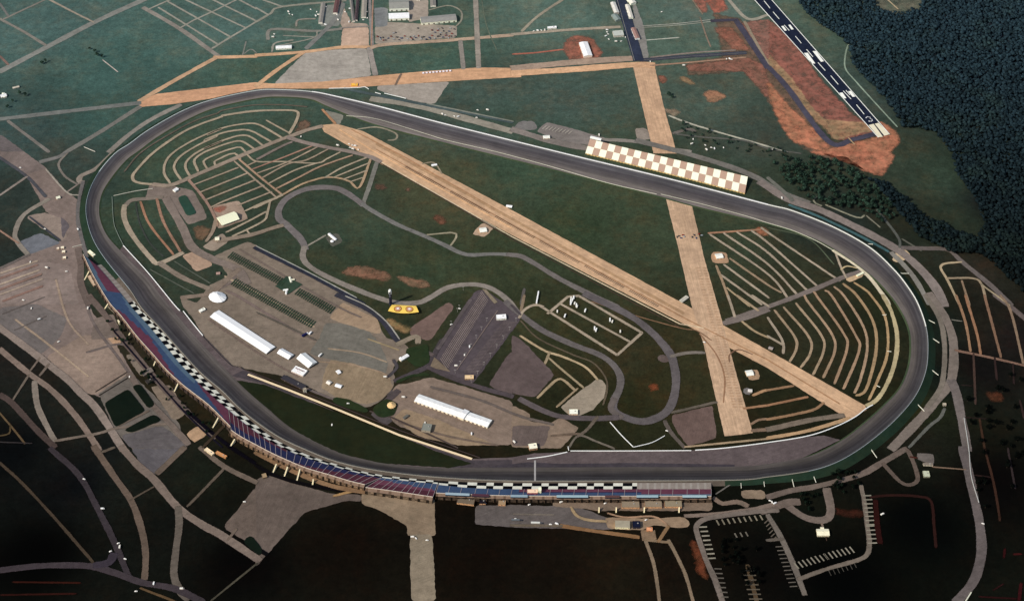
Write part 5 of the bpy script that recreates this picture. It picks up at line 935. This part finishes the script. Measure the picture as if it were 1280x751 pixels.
bld('restroom_building', 'dark restroom with a white corner on the paved walk', 'building', (183, 478), (190.5, 474), 12, 4, 'flat', (70, 62, 56), (52, 48, 46), doors=1, wins=1)
bld('restroom_building', 'small tan restroom by the wide lower lot', 'building', (328, 595.5), (333, 594), 11, 4, 'flat', (120, 100, 80), (150, 128, 100), doors=1, wins=1)
for (a, b_, wd, h_, rc, l) in [((572, 624.5), (593, 627), 18, 5, (104, 92, 78), 'flat tan grey building under the front grandstand'), ((599, 627), (607, 627), 12, 4, (24, 22, 30), 'dark roofed building with a white front face'), ((623, 627.5), (632, 628), 14, 5, (150, 126, 98), 'tan building right of the dark roofed one'), ((777, 631), (799, 631), 15, 5, (130, 116, 98), 'first of three long low buildings below the front suites'), ((806, 630.5), (827, 630.5), 15, 5, (132, 118, 100), 'second of three long low buildings below the front suites'), ((831, 630), (852, 630), 15, 5, (132, 120, 100), 'third of three long low buildings below the front suites')]:
    bld('concession_building', l, 'building', a, b_, wd, h_, 'flat', (196, 150, 110), rc, doors=3, wins=4)
bld('ticket_office', 'cream roofed ticket office below the front grandstand', 'building', (769, 655.5), (787, 656), 16, 6, 'shed', (236, 220, 180), (150, 142, 124), doors=2, wins=4, rise=1.5)
bld('ticket_office', 'dark blue roofed block right of the ticket office', 'building', (791, 655.5), (800, 655.5), 15, 6, 'flat', (40, 38, 50), (20, 24, 44), doors=1, wins=2)
bld('gate_house', 'tan gate house where the lower paths meet', 'building', (808, 661.5), (815.5, 661.5), 8, 3.6, 'flat', (190, 130, 90), (210, 150, 110), doors=1, wins=1)
g = bld('press_tower', 'white and red tower with ragged roof rising from the front grandstand', 'tower', (659, 616), (672, 616), 9, 15, 'flat', (140, 50, 60), (226, 196, 170), doors=0, wins=5)
bld('suite_box', 'bright white suite box on the right end of the red tower', 'suite', (672.5, 614), (676.5, 614), 8, 19, 'flat', (246, 226, 190), (252, 236, 204), doors=0, wins=2)
bld('entry_pavilion', 'white winged building alone on the dark lower right field', 'building', (1021, 665.5), (1036, 665.5), 16, 5, 'gable', (200, 190, 160), (232, 224, 196), doors=2, wins=4)
bld('entry_porch', 'small white porch on the winged building, far side', 'porch', (1025.5, 660.5), (1029.5, 660.5), 6, 4, 'gable', (200, 190, 160), (226, 218, 190), doors=1, wins=0)
bld('utility_hut', 'pale green roofed hut on the dark right ground', 'hut', (1154, 592.5), (1161.5, 592.5), 15, 4, 'flat', (130, 130, 110), (176, 180, 156), doors=1, wins=1)
bld('utility_hut', 'long low white edged hut below the grey lot, right', 'hut', (1154, 580), (1166, 580.5), 6, 3.4, 'flat', (190, 180, 160), (120, 110, 100), doors=1, wins=2)
bld('utility_hut', 'pale hut at the end of the lane inside the right fork', 'hut', (1178.5, 505.5), (1182.5, 505.5), 6, 4, 'flat', (150, 140, 124), (170, 160, 142), doors=1, wins=1)
# gantry of red-white building lines on the far tan apron
for k in range(9):
    x = 529+k*4.2; tent('white stall tent in the row on the far tan apron', (x-1.2, 91.3-k*.35), (x+1.2, 91-k*.35), 7, 3, (222, 214, 220), 1, 'stall_tent', 'stall tents on the far tan apron', cat='tent')
bld('inflatable_sign', 'yellow canopy strip beside the far white wall', 'canopy', (439, 106.5), (447, 106), 9, 3, 'flat', (220, 170, 60), (232, 180, 80), doors=0, wins=0)
# scoring pylon
g = G(488.5, 380.5); root = empty('scoring_pylon', (g.x, g.y, 0), .3, 'tall dark scoring pylon with a white cap beside the yellow canopy', 'pylon')
m = MB(); m.box(0, 0, 0, 8, 7, 3.5); m.build('base', plain((60, 60, 70), .1, name='dark_panel'), root)
m = MB(); m.box(0, 0, 3.5, 6, 5, 38); twr = m.build('tower', plain((26, 28, 46), .15, .4, name='dark_panel'), root)
for k in range(9): m = MB(); m.box(0, -2.56, 5+k*4, 5, .1, 3.2); m.build('number_panel', plain((44, 46, 62), .3, .3, scale=1.2, name='lamp_panel'), twr)
m = MB(); m.box(-1.4, -2.7, 26, 2.4, .3, 13); m.build('side_stripe', plain((120, 124, 136), .2, name='grey_panel'), root)
m = MB(); m.box(0, 0, 41.5, 6.6, 5.6, 1.5); m.cyl(0, 0, 43, 47, 3.6, 2.8, 12); m.build('cap', plain(WHITE, .05, name='white_panel'), root)
m = MB(); m.box(0, 0, 36, 6.3, 5.3, 2.2); m.build('white_band', plain((226, 226, 226), .05, name='white_panel'), root)
# yellow canopy with two round emblems
a, b_ = G(485, 388.6, 7), G(523.5, 390, 7); d_, c_ = G(490, 380.8, 7), G(520, 382.2, 7); cc = (a+b_+c_+d_)/4; cc.z = 0
root = empty('display_canopy', tuple(cc), 0, 'yellow curved canopy roof with two round dark ringed emblems', 'canopy')
v = []; f = []
for i in range(25):
    for j in range(9):
        u, s = i/24, j/8; p = a.lerp(b_, u).lerp(d_.lerp(c_, u), s)-cc; p.y -= (1-s)*6*math.sin(u*math.pi)*1.0; p.z += 1.2*math.sin(s*math.pi); v.append(tuple(p))
for i in range(24):
    for j in range(8): k = i*9+j; f.append((k, k+9, k+10, k+1))
mesh_obj('roof', v, f, plain((250, 194, 96), .08, .6, name='yellow_fabric'), root)
for u0, nm in ((.29, 0), (.71, 1)):
    def ell(ru, rs, z, name, c, n=28):
        m = MB(); pts = []
        for i in range(n):
            th = i*math.tau/n; u = u0+ru*math.cos(th); s = .48+rs*math.sin(th); p = a.lerp(b_, u).lerp(d_.lerp(c_, u), s)-cc; p.y -= (1-s)*6*math.sin(u*math.pi); p.z += 1.2*math.sin(s*math.pi)+z; pts.append(p)
        m.poly(pts); return m.build(name, plain(c, .08, .6, name='emblem_paint'), root)
    ell(.14, .37, .35, 'emblem_ring', (70, 40, 30)); ell(.118, .30, .5, 'emblem_band', (226, 160, 80)); ell(.095, .24, .65, 'emblem_disc', (176, 132, 120)); ell(.05, .12, .8, 'emblem_centre', (240, 222, 210))
m = MB(); 
for i in range(24): p, q = Vector(v[i*9]), Vector(v[(i+1)*9]); m.quad(p, q, q-Vector((0, 0, 1.5)), p-Vector((0, 0, 1.5)))
m.build('fascia', plain((60, 36, 20), .1, name='fascia_paint'), root)
for i in (1, 8, 16, 23):
    for j in (0, 8): m = MB(); p = Vector(v[i*9+j]); m.cyl(p.x, p.y+(1 if j == 0 else -1), 0, p.z, .3, .3, 6); m.build('post', plain((90, 84, 78), .1, name='steelwork'), root)
# ------------------------------------------------------------------ vehicles
def veh(kind, L, w_, h, c, c2=None):
    """returns a thing built once; parts: body, cab/cabin, window, wheels"""
    root = empty(kind); m = MB()
    if kind in ('parked_car',):
        prof = [(-L/2, .45), (-L/2, h*.58), (-L*.30, h*.62), (-L*.16, h), (L*.2, h), (L*.33, h*.64), (L/2, h*.55), (L/2, .45)]
        for s in (-1, 1): m.poly([Vector((x, s*w_/2*(.86 if z > h*.7 else 1), z)) for x, z in (prof if s < 0 else prof[::-1])])
        for (x0, z0), (x1, z1) in zip(prof, prof[1:]):
            k0, k1 = (.86 if z0 > h*.7 else 1), (.86 if z1 > h*.7 else 1); m.quad(Vector((x0, -w_/2*k0, z0)), Vector((x1, -w_/2*k1, z1)), Vector((x1, w_/2*k1, z1)), Vector((x0, w_/2*k0, z0)))
        m.build('body', plain(c, .05, .35, name='car_paint'), root)
        m = MB(); m.box(L*.02, 0, h*.66, L*.40, w_*.92, h*.24); m.build('window', plain(GLASS, .1, .1, name='tinted_glass'), root)
        wx = (L*.31,)
        r = .34
    else:
        cab = L*.22; bl = L-cab-.3
        m.box(-L/2+bl/2, 0, .9, bl, w_, h-.9); m.box(-L/2+bl/2, 0, h+.002, bl*.9, w_*.8, .12); m.build('body', plain(c, .05, .5, name='coachwork'), root)
        m = MB(); m.box(L/2-cab/2, 0, .6, cab, w_*.94, h*.58, taper=.82); m.build('cab', plain(c2 or c, .05, .4, name='car_paint'), root)
        m = MB(); m.box(L/2-cab*.42, 0, h*.45, cab*.72, w_*.9, h*.16); m.build('window', plain(GLASS, .1, .1, name='tinted_glass'), root)
        if kind == 'motorhome':
            m = MB(); m.box(-L/2+bl*.3, 0, h+.13, 1.1, .9, .3); m.build('roof_vent', plain((190, 188, 184), .05, name='grey_panel'), root)
            m = MB(); m.box(-L/2+bl/2, 0, h*.42, bl*.96, w_+.06, .35); m.build('side_stripe', plain((120, 70, 60), .1, name='stripe_paint'), root)
        r = .5; wx = (L*.34,)
    for sx in (-1, 1):
        for sy in (-1, 1): m = MB(); m.wheel(sx*wx[0], sy*(w_/2-.15), r, .28); m.build('wheel', plain((24, 24, 26), .1, name='tyre_rubber'), root)
    return root
def dup(root, loc, rz):
    r = root.copy(); COL.objects.link(r); r.location = loc; r.rotation_euler = (0, 0, rz)
    for ch in root.children:
        c = ch.copy(); COL.objects.link(c); c.parent = r
        for g_ in ch.children: d = g_.copy(); COL.objects.link(d); d.parent = c
    return r
PROTO = {}
def park(kind, spec, p, ang, label, group=None, key=None, s=1.0):
    key = (kind,)+spec; g = G(p[0], p[1], 1.5); g.z = 1.2
    if g.z: g.z = .9
    if key not in PROTO: r = PROTO[key] = veh(kind, *spec); r.location = g; r.rotation_euler = (0, 0, ang)
    else: r = dup(PROTO[key], g, ang)
    r.scale = (s, s, s); tag(r, label, {'motorhome': 'motorhome', 'parked_car': 'car', 'box_truck': 'truck', 'coach': 'bus'}[kind], group); return r
def along(p0, p1): a, b_ = G(*p0), G(*p1); return math.atan2(b_.y-a.y, b_.x-a.x)
MH = (12, 3.2, 3.8, (246, 240, 228), (236, 230, 220)); MH2 = (9, 3, 3.6, (232, 226, 216), (150, 140, 134))
TR = (15, 3.2, 4.2, (244, 240, 232), (200, 60, 50)); TR2 = (14, 3.2, 4.2, (150, 156, 160), (80, 90, 120)); CA = [(4.8, 2, 1.6, c) for c in ((226, 222, 214), (52, 54, 60), (120, 40, 36), (150, 154, 158), (44, 60, 96))]
aR = along((0, 0), (1, 2))
grp = 'motorhomes in the road course lot'
for i, (x, y) in enumerate([(292, 10), (300, 18), (290, 26), (310, 36), (318, 46), (362, 72), (224, 76), (262, 98), (484, 118), (496, 126), (408, 160), (416, 168), (535, 175), (292, 36), (305, 8), (322, 52)]):
    park('motorhome', MH if i % 3 else MH2, (640+x/Q, 370+y/Q), along((640, 370), (644, 360)) if i % 2 else along((640, 370), (641, 360)), 'white motorhome on the grass of the small looped lot', grp)
for i, k in enumerate(range(3)): park('motorhome', TR[:3]+((250, 246, 236), (240, 236, 226)), (671+k*.9, 377-k*5), along((671, 380), (673, 366)), ('lowest', 'middle', 'topmost')[i]+' of three white coaches end to end by the small lot')
for x, y, a_, l in ((388, 416.5, 25, 'white tractor of the dark blue show truck'),): park('box_truck', (10, 3.5, 4, CW, CW), (x, y), math.radians(60), l)
park('box_truck', (17, 5, 4.2, (30, 32, 72), (250, 246, 238)), (381.5, 418.5), along((378, 420), (386, 415)), 'dark blue show truck at the end of the herringbone bays', None)
for x, y, l in ((387, 603, 0),): pass
misc = [('motorhome', MH, 399, 445, 'single cream motorhome beside the blue grey paving', .6), ('coach', None, 0, 0, '', 0)]
park('motorhome', MH, (400.5, 444), 1.0, 'cream motorhome on the blue grey paving beside the gabled tent')
park('coach', (22, 3.4, 3.6, (96, 100, 104), (60, 60, 66)), (646, 650), 0, 'long grey coach with white side, left of two below the front stand')
park('coach', (24, 3.4, 3.6, (196, 196, 190), (80, 80, 84)), (671, 653.5), -.03, 'long pale coach, right of two below the front stand')
pts = {'cars in the far work yards': [('A1', [(300,60),(310,75),(345,35),(340,120),(295,80),(270,48),(160,60),(165,70),(180,75),(345,125),(400,75),(405,100),(440,60),(470,20),(465,45),(530,60),(545,62),(550,90),(530,100),(460,110),(400,40),(85,185),(90,170)])],
 'cars by the workshop': [('A1', [(600,180),(615,188),(630,200),(680,165),(690,162),(700,185),(715,190),(770,190),(780,180),(800,140),(820,185),(840,195),(870,150),(900,145),(905,180),(920,140),(940,175),(955,180),(960,140),(980,145),(985,180),(860,190)]+[(600+i*13.5, 190+(i*37%23)-8-i*.45) for i in range(28)]+[(870+i*14,150+(i*31%20)) for i in range(8)])],
 'cars by the pale terminal': [('A2', [(470,160),(475,170),(465,180),(478,195),(515,207),(540,205),(560,185),(470,150)])],
 'cars near the airfield road': [('A2', [(1060,292),(1075,292),(1085,295),(850,325),(683,305),(108,155),(128,153),(145,151),(162,150),(740,60)])],
 'cars in the yard behind the back straight': [('A2', [(895,688),(890,712),(955,718),(985,730),(1000,735),(1045,730),(960,740),(1290,740)])],
 'cars in the left lots': [('B0', [(150,543),(232,573),(328,590),(100,78),(385,383),(222,380),(505,80)]), ('C0', [(290,225),(435,60),(115,20),(155,60),(195,115),(640,398)])],
 'cars on the dark lower left road': [('D0', [(415,148),(508,295),(585,465),(592,482),(546,505),(618,542),(760,663),(672,702),(900,690),(1208,260)])],
 'vehicles by the infield runway start': [('A1', [(222,675),(405,720),(460,712),(475,718),(490,722),(465,730),(480,738),(505,740)])],
 'vehicles around the back straight': [('A1', [(920,565),(935,570),(980,575),(1000,578),(1095,545),(1145,545),(1090,582)]), ('A2', [(430,668)]), ('B3', [(68,228)])],
 'vehicles in the lower right lots': [('D3', [(20,262),(35,268),(10,255),(566,322),(1062,368)])],
 'vehicles scattered in the paddock': [('C1', [(730,500),(455,530),(375,635),(1065,680),(835,625),(640,400),(1005,62),(965,140),(1055,250),(1030,290),(990,345)]), ('C2', [(10,720),(765,665),(950,228)])],
 'vehicles below the front grandstand': [('D2', [(15,345),(190,372),(222,370),(85,275),(245,262),(300,238),(460,268),(495,238),(570,262),(600,265),(662,350)]), ('D1', [(1110,265),(1130,268),(1205,250),(1225,245),(775,435),(790,440),(845,450)])],
 'cars on the old cross runway': [('B2', [(815,420),(825,415),(835,425),(845,410),(850,418),(890,420),(900,410),(910,425),(925,405),(938,412)])]}
adj = {'cars in the far work yards': 'in the far work yard at the top', 'cars by the workshop': 'among the rows beside the long grey workshop', 'cars by the pale terminal': 'beside the pale square terminal', 'cars near the airfield road': 'by the airfield road at the top', 'cars in the yard behind the back straight': 'in the wooded yard behind the back straight stand', 'cars in the left lots': 'in the wide gravel lots at the left', 'cars on the dark lower left road': 'on the dark road at the lower left', 'vehicles by the infield runway start': 'at the start of the long infield runway', 'vehicles around the back straight': 'beside the back straight service road', 'vehicles in the lower right lots': 'around the lower right lots', 'vehicles scattered in the paddock': 'standing loose in the paddock', 'vehicles below the front grandstand': 'below the front grandstand', 'cars on the old cross runway': 'crossing the old infield cross runway'}
for gname, lst in pts.items():
    for tile, pl in lst:
        for i, (x, y) in enumerate(pl):
            px, py = TX[int(tile[1])]+x/Q, TY[tile[0]]+y/Q
            k = (i*7+len(gname)) % 5; rz = random.choice((0, 1.57, .5, -.4, 2.2))
            if gname in ('cars by the workshop', 'cars on the old cross runway'):
                ci = (1, 3, 4, 1, 2)[k]; park('parked_car', CA[ci], (px, py), rz, ['pale', 'black', 'dark red', 'silver', 'dark blue'][ci]+' car '+adj[gname], gname+', '+['pale', 'black', 'dark red', 'silver', 'dark blue'][ci], s=1.3)
            elif k < 3: park('parked_car', CA[0], (px, py), rz, 'pale car '+adj[gname], gname+', pale cars', s=1.25)
            elif k == 3: park('motorhome', MH2, (px, py), rz, 'white camper with grey cab '+adj[gname], gname+', campers')
            else: park('box_truck', (8, 2.8, 3.3, (240, 236, 228), (200, 196, 190)), (px, py), rz, 'white box truck '+adj[gname], gname+', box trucks')
# light poles in the garage lot
def lamp(p, label, group, h=12, n=2):
    g = G(*p); root = empty('light_pole', (g.x, g.y, 0), 0, label, 'light pole', group); m = MB(); m.cyl(0, 0, 0, h, .25, .14, 8); m.build('pole', plain((170, 166, 160), .05, .5, name='galvanised'), root)
    m = MB(); m.box(0, 0, h, 2.6, .25, .2); ar = m.build('arm', plain((150, 146, 140), .05, .5, name='galvanised'), root)
    for s in (-1, 1): m = MB(); m.box(s*1.5, 0, h-.15, 1.0, .6, .35); m.build('lamp_head', plain((214, 210, 204), .05, .4, name='white_panel'), ar)
for i in range(7): lamp((608.5-i*6.6, 402+i*10.8), 'light pole between the two halves of the striped garage lot', 'light poles in the striped garage lot, middle row')
for i in range(8): lamp((645-i*8, 402+i*11), 'light pole on the right edge of the striped garage lot', 'light poles in the striped garage lot, right edge')
for i, p in enumerate(((579, 363), (574, 386), (572, 390), (564, 406))): lamp(p, 'light pole on the grass left of the striped garage lot', 'light poles on the grass by the garage lot')
# ------------------------------------------------------------------ trees
def leaf_mat(c, name):
    m, t, b = nt(name); oi = t.nodes.new('ShaderNodeObjectInfo'); at = t.nodes.new('ShaderNodeAttribute'); at.attribute_name = 'tint'
    f = math_(t, 'MULTIPLY', rng(t, oi.outputs['Random'], 0, 1, .65, 1.4), rng(t, noise(t, .5, 3, .8), .3, .7, .6, 1.4))
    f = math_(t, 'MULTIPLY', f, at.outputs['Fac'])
    t.links.new(mul(t, lin(c), f), b.inputs['Base Color']); return m
BARK = plain((52, 44, 36), .2, .9, name='bark')
def crown_mesh(seed, r, h, n=230):
    rs = np.random.RandomState(seed); lob = [(rs.uniform(-.45, .45)*r, rs.uniform(-.45, .45)*r, h*rs.uniform(.45, .85), r*rs.uniform(.4, .66)) for _ in range(7)]
    v = []; f = []; tn = []
    for _ in range(n):
        lx, ly, lz, lr = lob[rs.randint(7)]; d = rs.normal(size=3); d /= np.linalg.norm(d); d[2] = d[2]*.8+.1; q = np.array([lx, ly, lz])+d*lr*rs.uniform(.7, 1.05)
        s = r*rs.uniform(.10, .2); a = rs.normal(size=3); a = np.cross(a, d); a /= np.linalg.norm(a)+1e-6; b_ = np.cross(d, a); tl = rs.uniform(-.4, .4); a2 = a+d*tl
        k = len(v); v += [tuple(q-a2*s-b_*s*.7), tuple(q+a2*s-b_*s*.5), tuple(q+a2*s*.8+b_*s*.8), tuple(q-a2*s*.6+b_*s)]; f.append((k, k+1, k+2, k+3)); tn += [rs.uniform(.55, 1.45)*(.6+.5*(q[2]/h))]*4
    return v, f, tn
def make_tree(seed, r, h, mat, conifer=False):
    v, f, tn = crown_mesh(seed, r, h)
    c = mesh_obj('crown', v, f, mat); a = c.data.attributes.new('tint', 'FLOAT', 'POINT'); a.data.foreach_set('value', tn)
    m = MB(); rs = random.Random(seed); m.cyl(0, 0, 0, h*.6, r*.09, r*.05, 7)
    for k in range(4):
        an = rs.uniform(0, 6.28); z0 = h*rs.uniform(.3, .45); q = Vector((math.cos(an)*r*.5, math.sin(an)*r*.5, z0+h*.22)); m.bar(Vector((0, 0, z0)), q, r*.05, r*.05)
    tr = m.build('trunk', BARK); return c.data, tr.data, c, tr
TM = {'grove': leaf_mat((40, 58, 48), 'grove_leaves'), 'dark': leaf_mat((12, 20, 14), 'dark_leaves'), 'mid': leaf_mat((24, 38, 26), 'broad_leaves'), 'black': leaf_mat((5, 8, 6), 'near_black_leaves')}  # near-black foreground darkening is put straight into the lower leaf colours
TP = {}
for k, mt in TM.items():
    TP[k] = []
    for s in range(4):
        cd, td, c_, t_ = make_tree(hash(k) % 97*0+{'grove': 1, 'dark': 11, 'mid': 21, 'black': 31}[k]+s, 5.6, 12.5, mt)
        for o in (c_, t_): bpy.data.objects.remove(o)
        TP[k].append((cd, td))
NT = [0]
def tree(kind, p, s, label, group):
    cd, td = random.choice(TP[kind]); g = G(*p); NT[0] += 1
    r = empty('tree', (g.x, g.y, 0), random.uniform(0, 6.28), label, 'tree', group); r.scale = (s, s, s*random.uniform(.85, 1.15))
    for nm, d in (('crown', cd), ('trunk', td)): o = bpy.data.objects.new(nm, d); COL.objects.link(o); o.parent = r
def inpoly(x, y, pl):
    c = False
    for i in range(len(pl)):
        (x1, y1), (x2, y2) = pl[i], pl[i-1]
        if (y1 > y) != (y2 > y) and x < (x2-x1)*(y-y1)/(y2-y1)+x1: c = not c
    return c
def scatter(kind, poly, n, label, group, s0=.8, s1=1.3, mind=3.2):
    pl = P('P', poly) if isinstance(poly, str) else poly; xs_ = [p[0] for p in pl]; ys_ = [p[1] for p in pl]; got = []; tries = 0
    while len(got) < n and tries < n*60:
        tries += 1; x, y = random.uniform(min(xs_), max(xs_)), random.uniform(min(ys_), max(ys_))
        if not inpoly(x, y, pl) or any((x-a)**2+((y-b_)*1.3)**2 < mind**2 for a, b_ in got): continue
        got.append((x, y)); tree(kind, (x, y), random.uniform(s0, s1), label, group)
scatter('grove', '964,205 1000,197 1030,200 1058,208 1085,228 1110,250 1118,272 1105,280 1070,262 1030,258 995,242', 175, 'dark green tree in the dense grove behind the back straight', 'trees of the grove behind the back straight', 1.0, 1.6, 3.7)
scatter('grove', '845,150 880,160 930,178 985,190 990,200 940,192 870,180 850,172', 40, 'tree in the thin wooded yard behind the back stand', 'trees of the wooded yard behind the back stand', .5, .9)
scatter('mid', '138,398 160,425 195,465 235,505 275,540 262,545 225,515 185,480 150,435 132,402', 26, 'tree on the strip behind the curved left grandstand', 'trees behind the curved left grandstand', .5, .95, 5)
scatter('dark', '1035,592 1070,590 1078,605 1062,625 1045,618', 14, 'dark tree in the clump beside the ring road junction', 'trees by the lower ring road junction', .8, 1.2, 4)
scatter('dark', '1000,618 1020,615 1030,632 1022,642 1002,640', 8, 'dark tree inside the small loop lane', 'trees inside the small loop lane', .7, 1.1, 4)
scatter('black', '900,672 930,676 950,690 955,725 930,740 905,720', 24, 'black green tree filling the dark parking field', 'trees in the dark parking field', .8, 1.2, 5)
scatter('black', '1205,455 1278,470 1278,600 1225,640 1212,560', 30, 'black green tree in the dark wood right of the road', 'trees of the dark wood at the right', .9, 1.4, 6)
for i, (x, y, s, k) in enumerate([(119, 66, 1.0, 'grove'), (122, 70, 1.2, 'grove'), (128, 72, 1.0, 'grove'), (112, 62, .8, 'grove'), (53, 80, 1.1, 'grove'), (57, 78, .9, 'grove'), (25, 118, 1, 'grove'), (32, 120, 1, 'grove'), (10, 135, 1, 'grove'), (16, 128, .9, 'grove'), (836, 120, 1.1, 'grove'), (840, 123, .9, 'grove')]):
    tree(k, (x, y), s, 'lone dark tree in the open far fields', 'lone trees in the far fields')
# the big wood: one mass
FP = P('P', '990,-30 1330,-30 1400,420 1310,400 1262,352 1225,320 1190,318 1150,300 1118,262 1100,240 1085,225 1112,232 1150,270 1190,288 1222,300 1228,280 1218,250 1196,222 1186,190 1166,166 1128,160 1112,135 1092,112 1066,86 1060,60 1045,45 1018,30 1000,10')
rs = np.random.RandomState(5); w0 = [G(x, y) for x, y in FP]; x0, x1 = min(p.x for p in w0), max(p.x for p in w0); y0, y1 = min(p.y for p in w0), max(p.y for p in w0)
wp = [(p.x, p.y) for p in w0]; bm = bmesh.new(); bmesh.ops.create_icosphere(bm, subdivisions=2, radius=1); IV = np.array([v.co[:] for v in bm.verts]); IF = np.array([[v.index for v in f.verts] for f in bm.faces]); bm.free()
sp_ = 7.2; P3 = []
clear = P('P', '1088,-5 1152,-5 1148,13 1116,20 1094,12'); cw = [(G(x, y).x, G(x, y).y) for x, y in clear]
yy = y0
while yy < y1:
    xx_ = x0
    while xx_ < x1:
        px, py = xx_+rs.uniform(-4, 4), yy+rs.uniform(-4, 4)
        if inpoly(px, py, wp) and not inpoly(px, py, cw): P3.append((px, py))
        xx_ += sp_
    yy += sp_
P3 = np.array(P3); print('forest trees', len(P3))
nT = len(P3); nv = len(IV); V = np.zeros((nT, nv, 3), np.float32); T = np.zeros((nT, nv), np.float32)
for i in range(nT):
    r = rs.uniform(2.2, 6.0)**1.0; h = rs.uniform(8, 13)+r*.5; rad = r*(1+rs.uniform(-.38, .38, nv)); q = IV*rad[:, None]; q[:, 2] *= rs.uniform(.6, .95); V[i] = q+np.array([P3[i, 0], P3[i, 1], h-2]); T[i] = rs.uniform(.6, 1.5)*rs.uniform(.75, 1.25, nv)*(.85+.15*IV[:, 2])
me = bpy.data.meshes.new('woodland'); F_ = (IF[None]+(np.arange(nT)*nv)[:, None, None]).reshape(-1, 3)
me.vertices.add(nT*nv); me.vertices.foreach_set('co', V.ravel()); me.loops.add(F_.size); me.loops.foreach_set('vertex_index', F_.ravel().astype(np.int32)); me.polygons.add(len(F_)); me.polygons.foreach_set('loop_start', np.arange(len(F_), dtype=np.int32)*3); me.polygons.foreach_set('loop_total', np.full(len(F_), 3, np.int32)); me.update()
a = me.attributes.new('tint', 'FLOAT', 'POINT'); a.data.foreach_set('value', T.ravel())
fm, t, b = nt('woodland_leaves'); at = t.nodes.new('ShaderNodeAttribute'); at.attribute_name = 'tint'; g_ = t.nodes.new('ShaderNodeNewGeometry'); g_.name = 'geo'; sx = t.nodes.new('ShaderNodeSeparateXYZ'); t.links.new(g_.outputs['Position'], sx.inputs[0])
kf = rng(t, sx.outputs[1], G(1200, 330).y, G(1200, 60).y, 0, 1); base = mix(t, kf, lin((14, 22, 23)), lin((31, 46, 53)))  # far crowns painted paler and bluer, standing for aerial haze
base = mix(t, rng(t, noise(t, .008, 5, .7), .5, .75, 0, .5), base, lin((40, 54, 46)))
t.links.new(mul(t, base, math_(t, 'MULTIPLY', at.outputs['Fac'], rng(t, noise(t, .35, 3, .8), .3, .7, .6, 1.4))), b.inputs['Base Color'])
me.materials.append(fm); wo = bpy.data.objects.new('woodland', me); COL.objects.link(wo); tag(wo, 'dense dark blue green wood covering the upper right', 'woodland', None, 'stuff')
# categories and labels for the plain setting pieces
for o in list(COL.objects):
    if o.parent is None and o.get('kind') == 'structure' and 'category' not in o.keys():
        o['category'] = o.name.split('.')[0].replace('_', ' ')
print('trees', NT[0], 'objects', len(COL.objects))
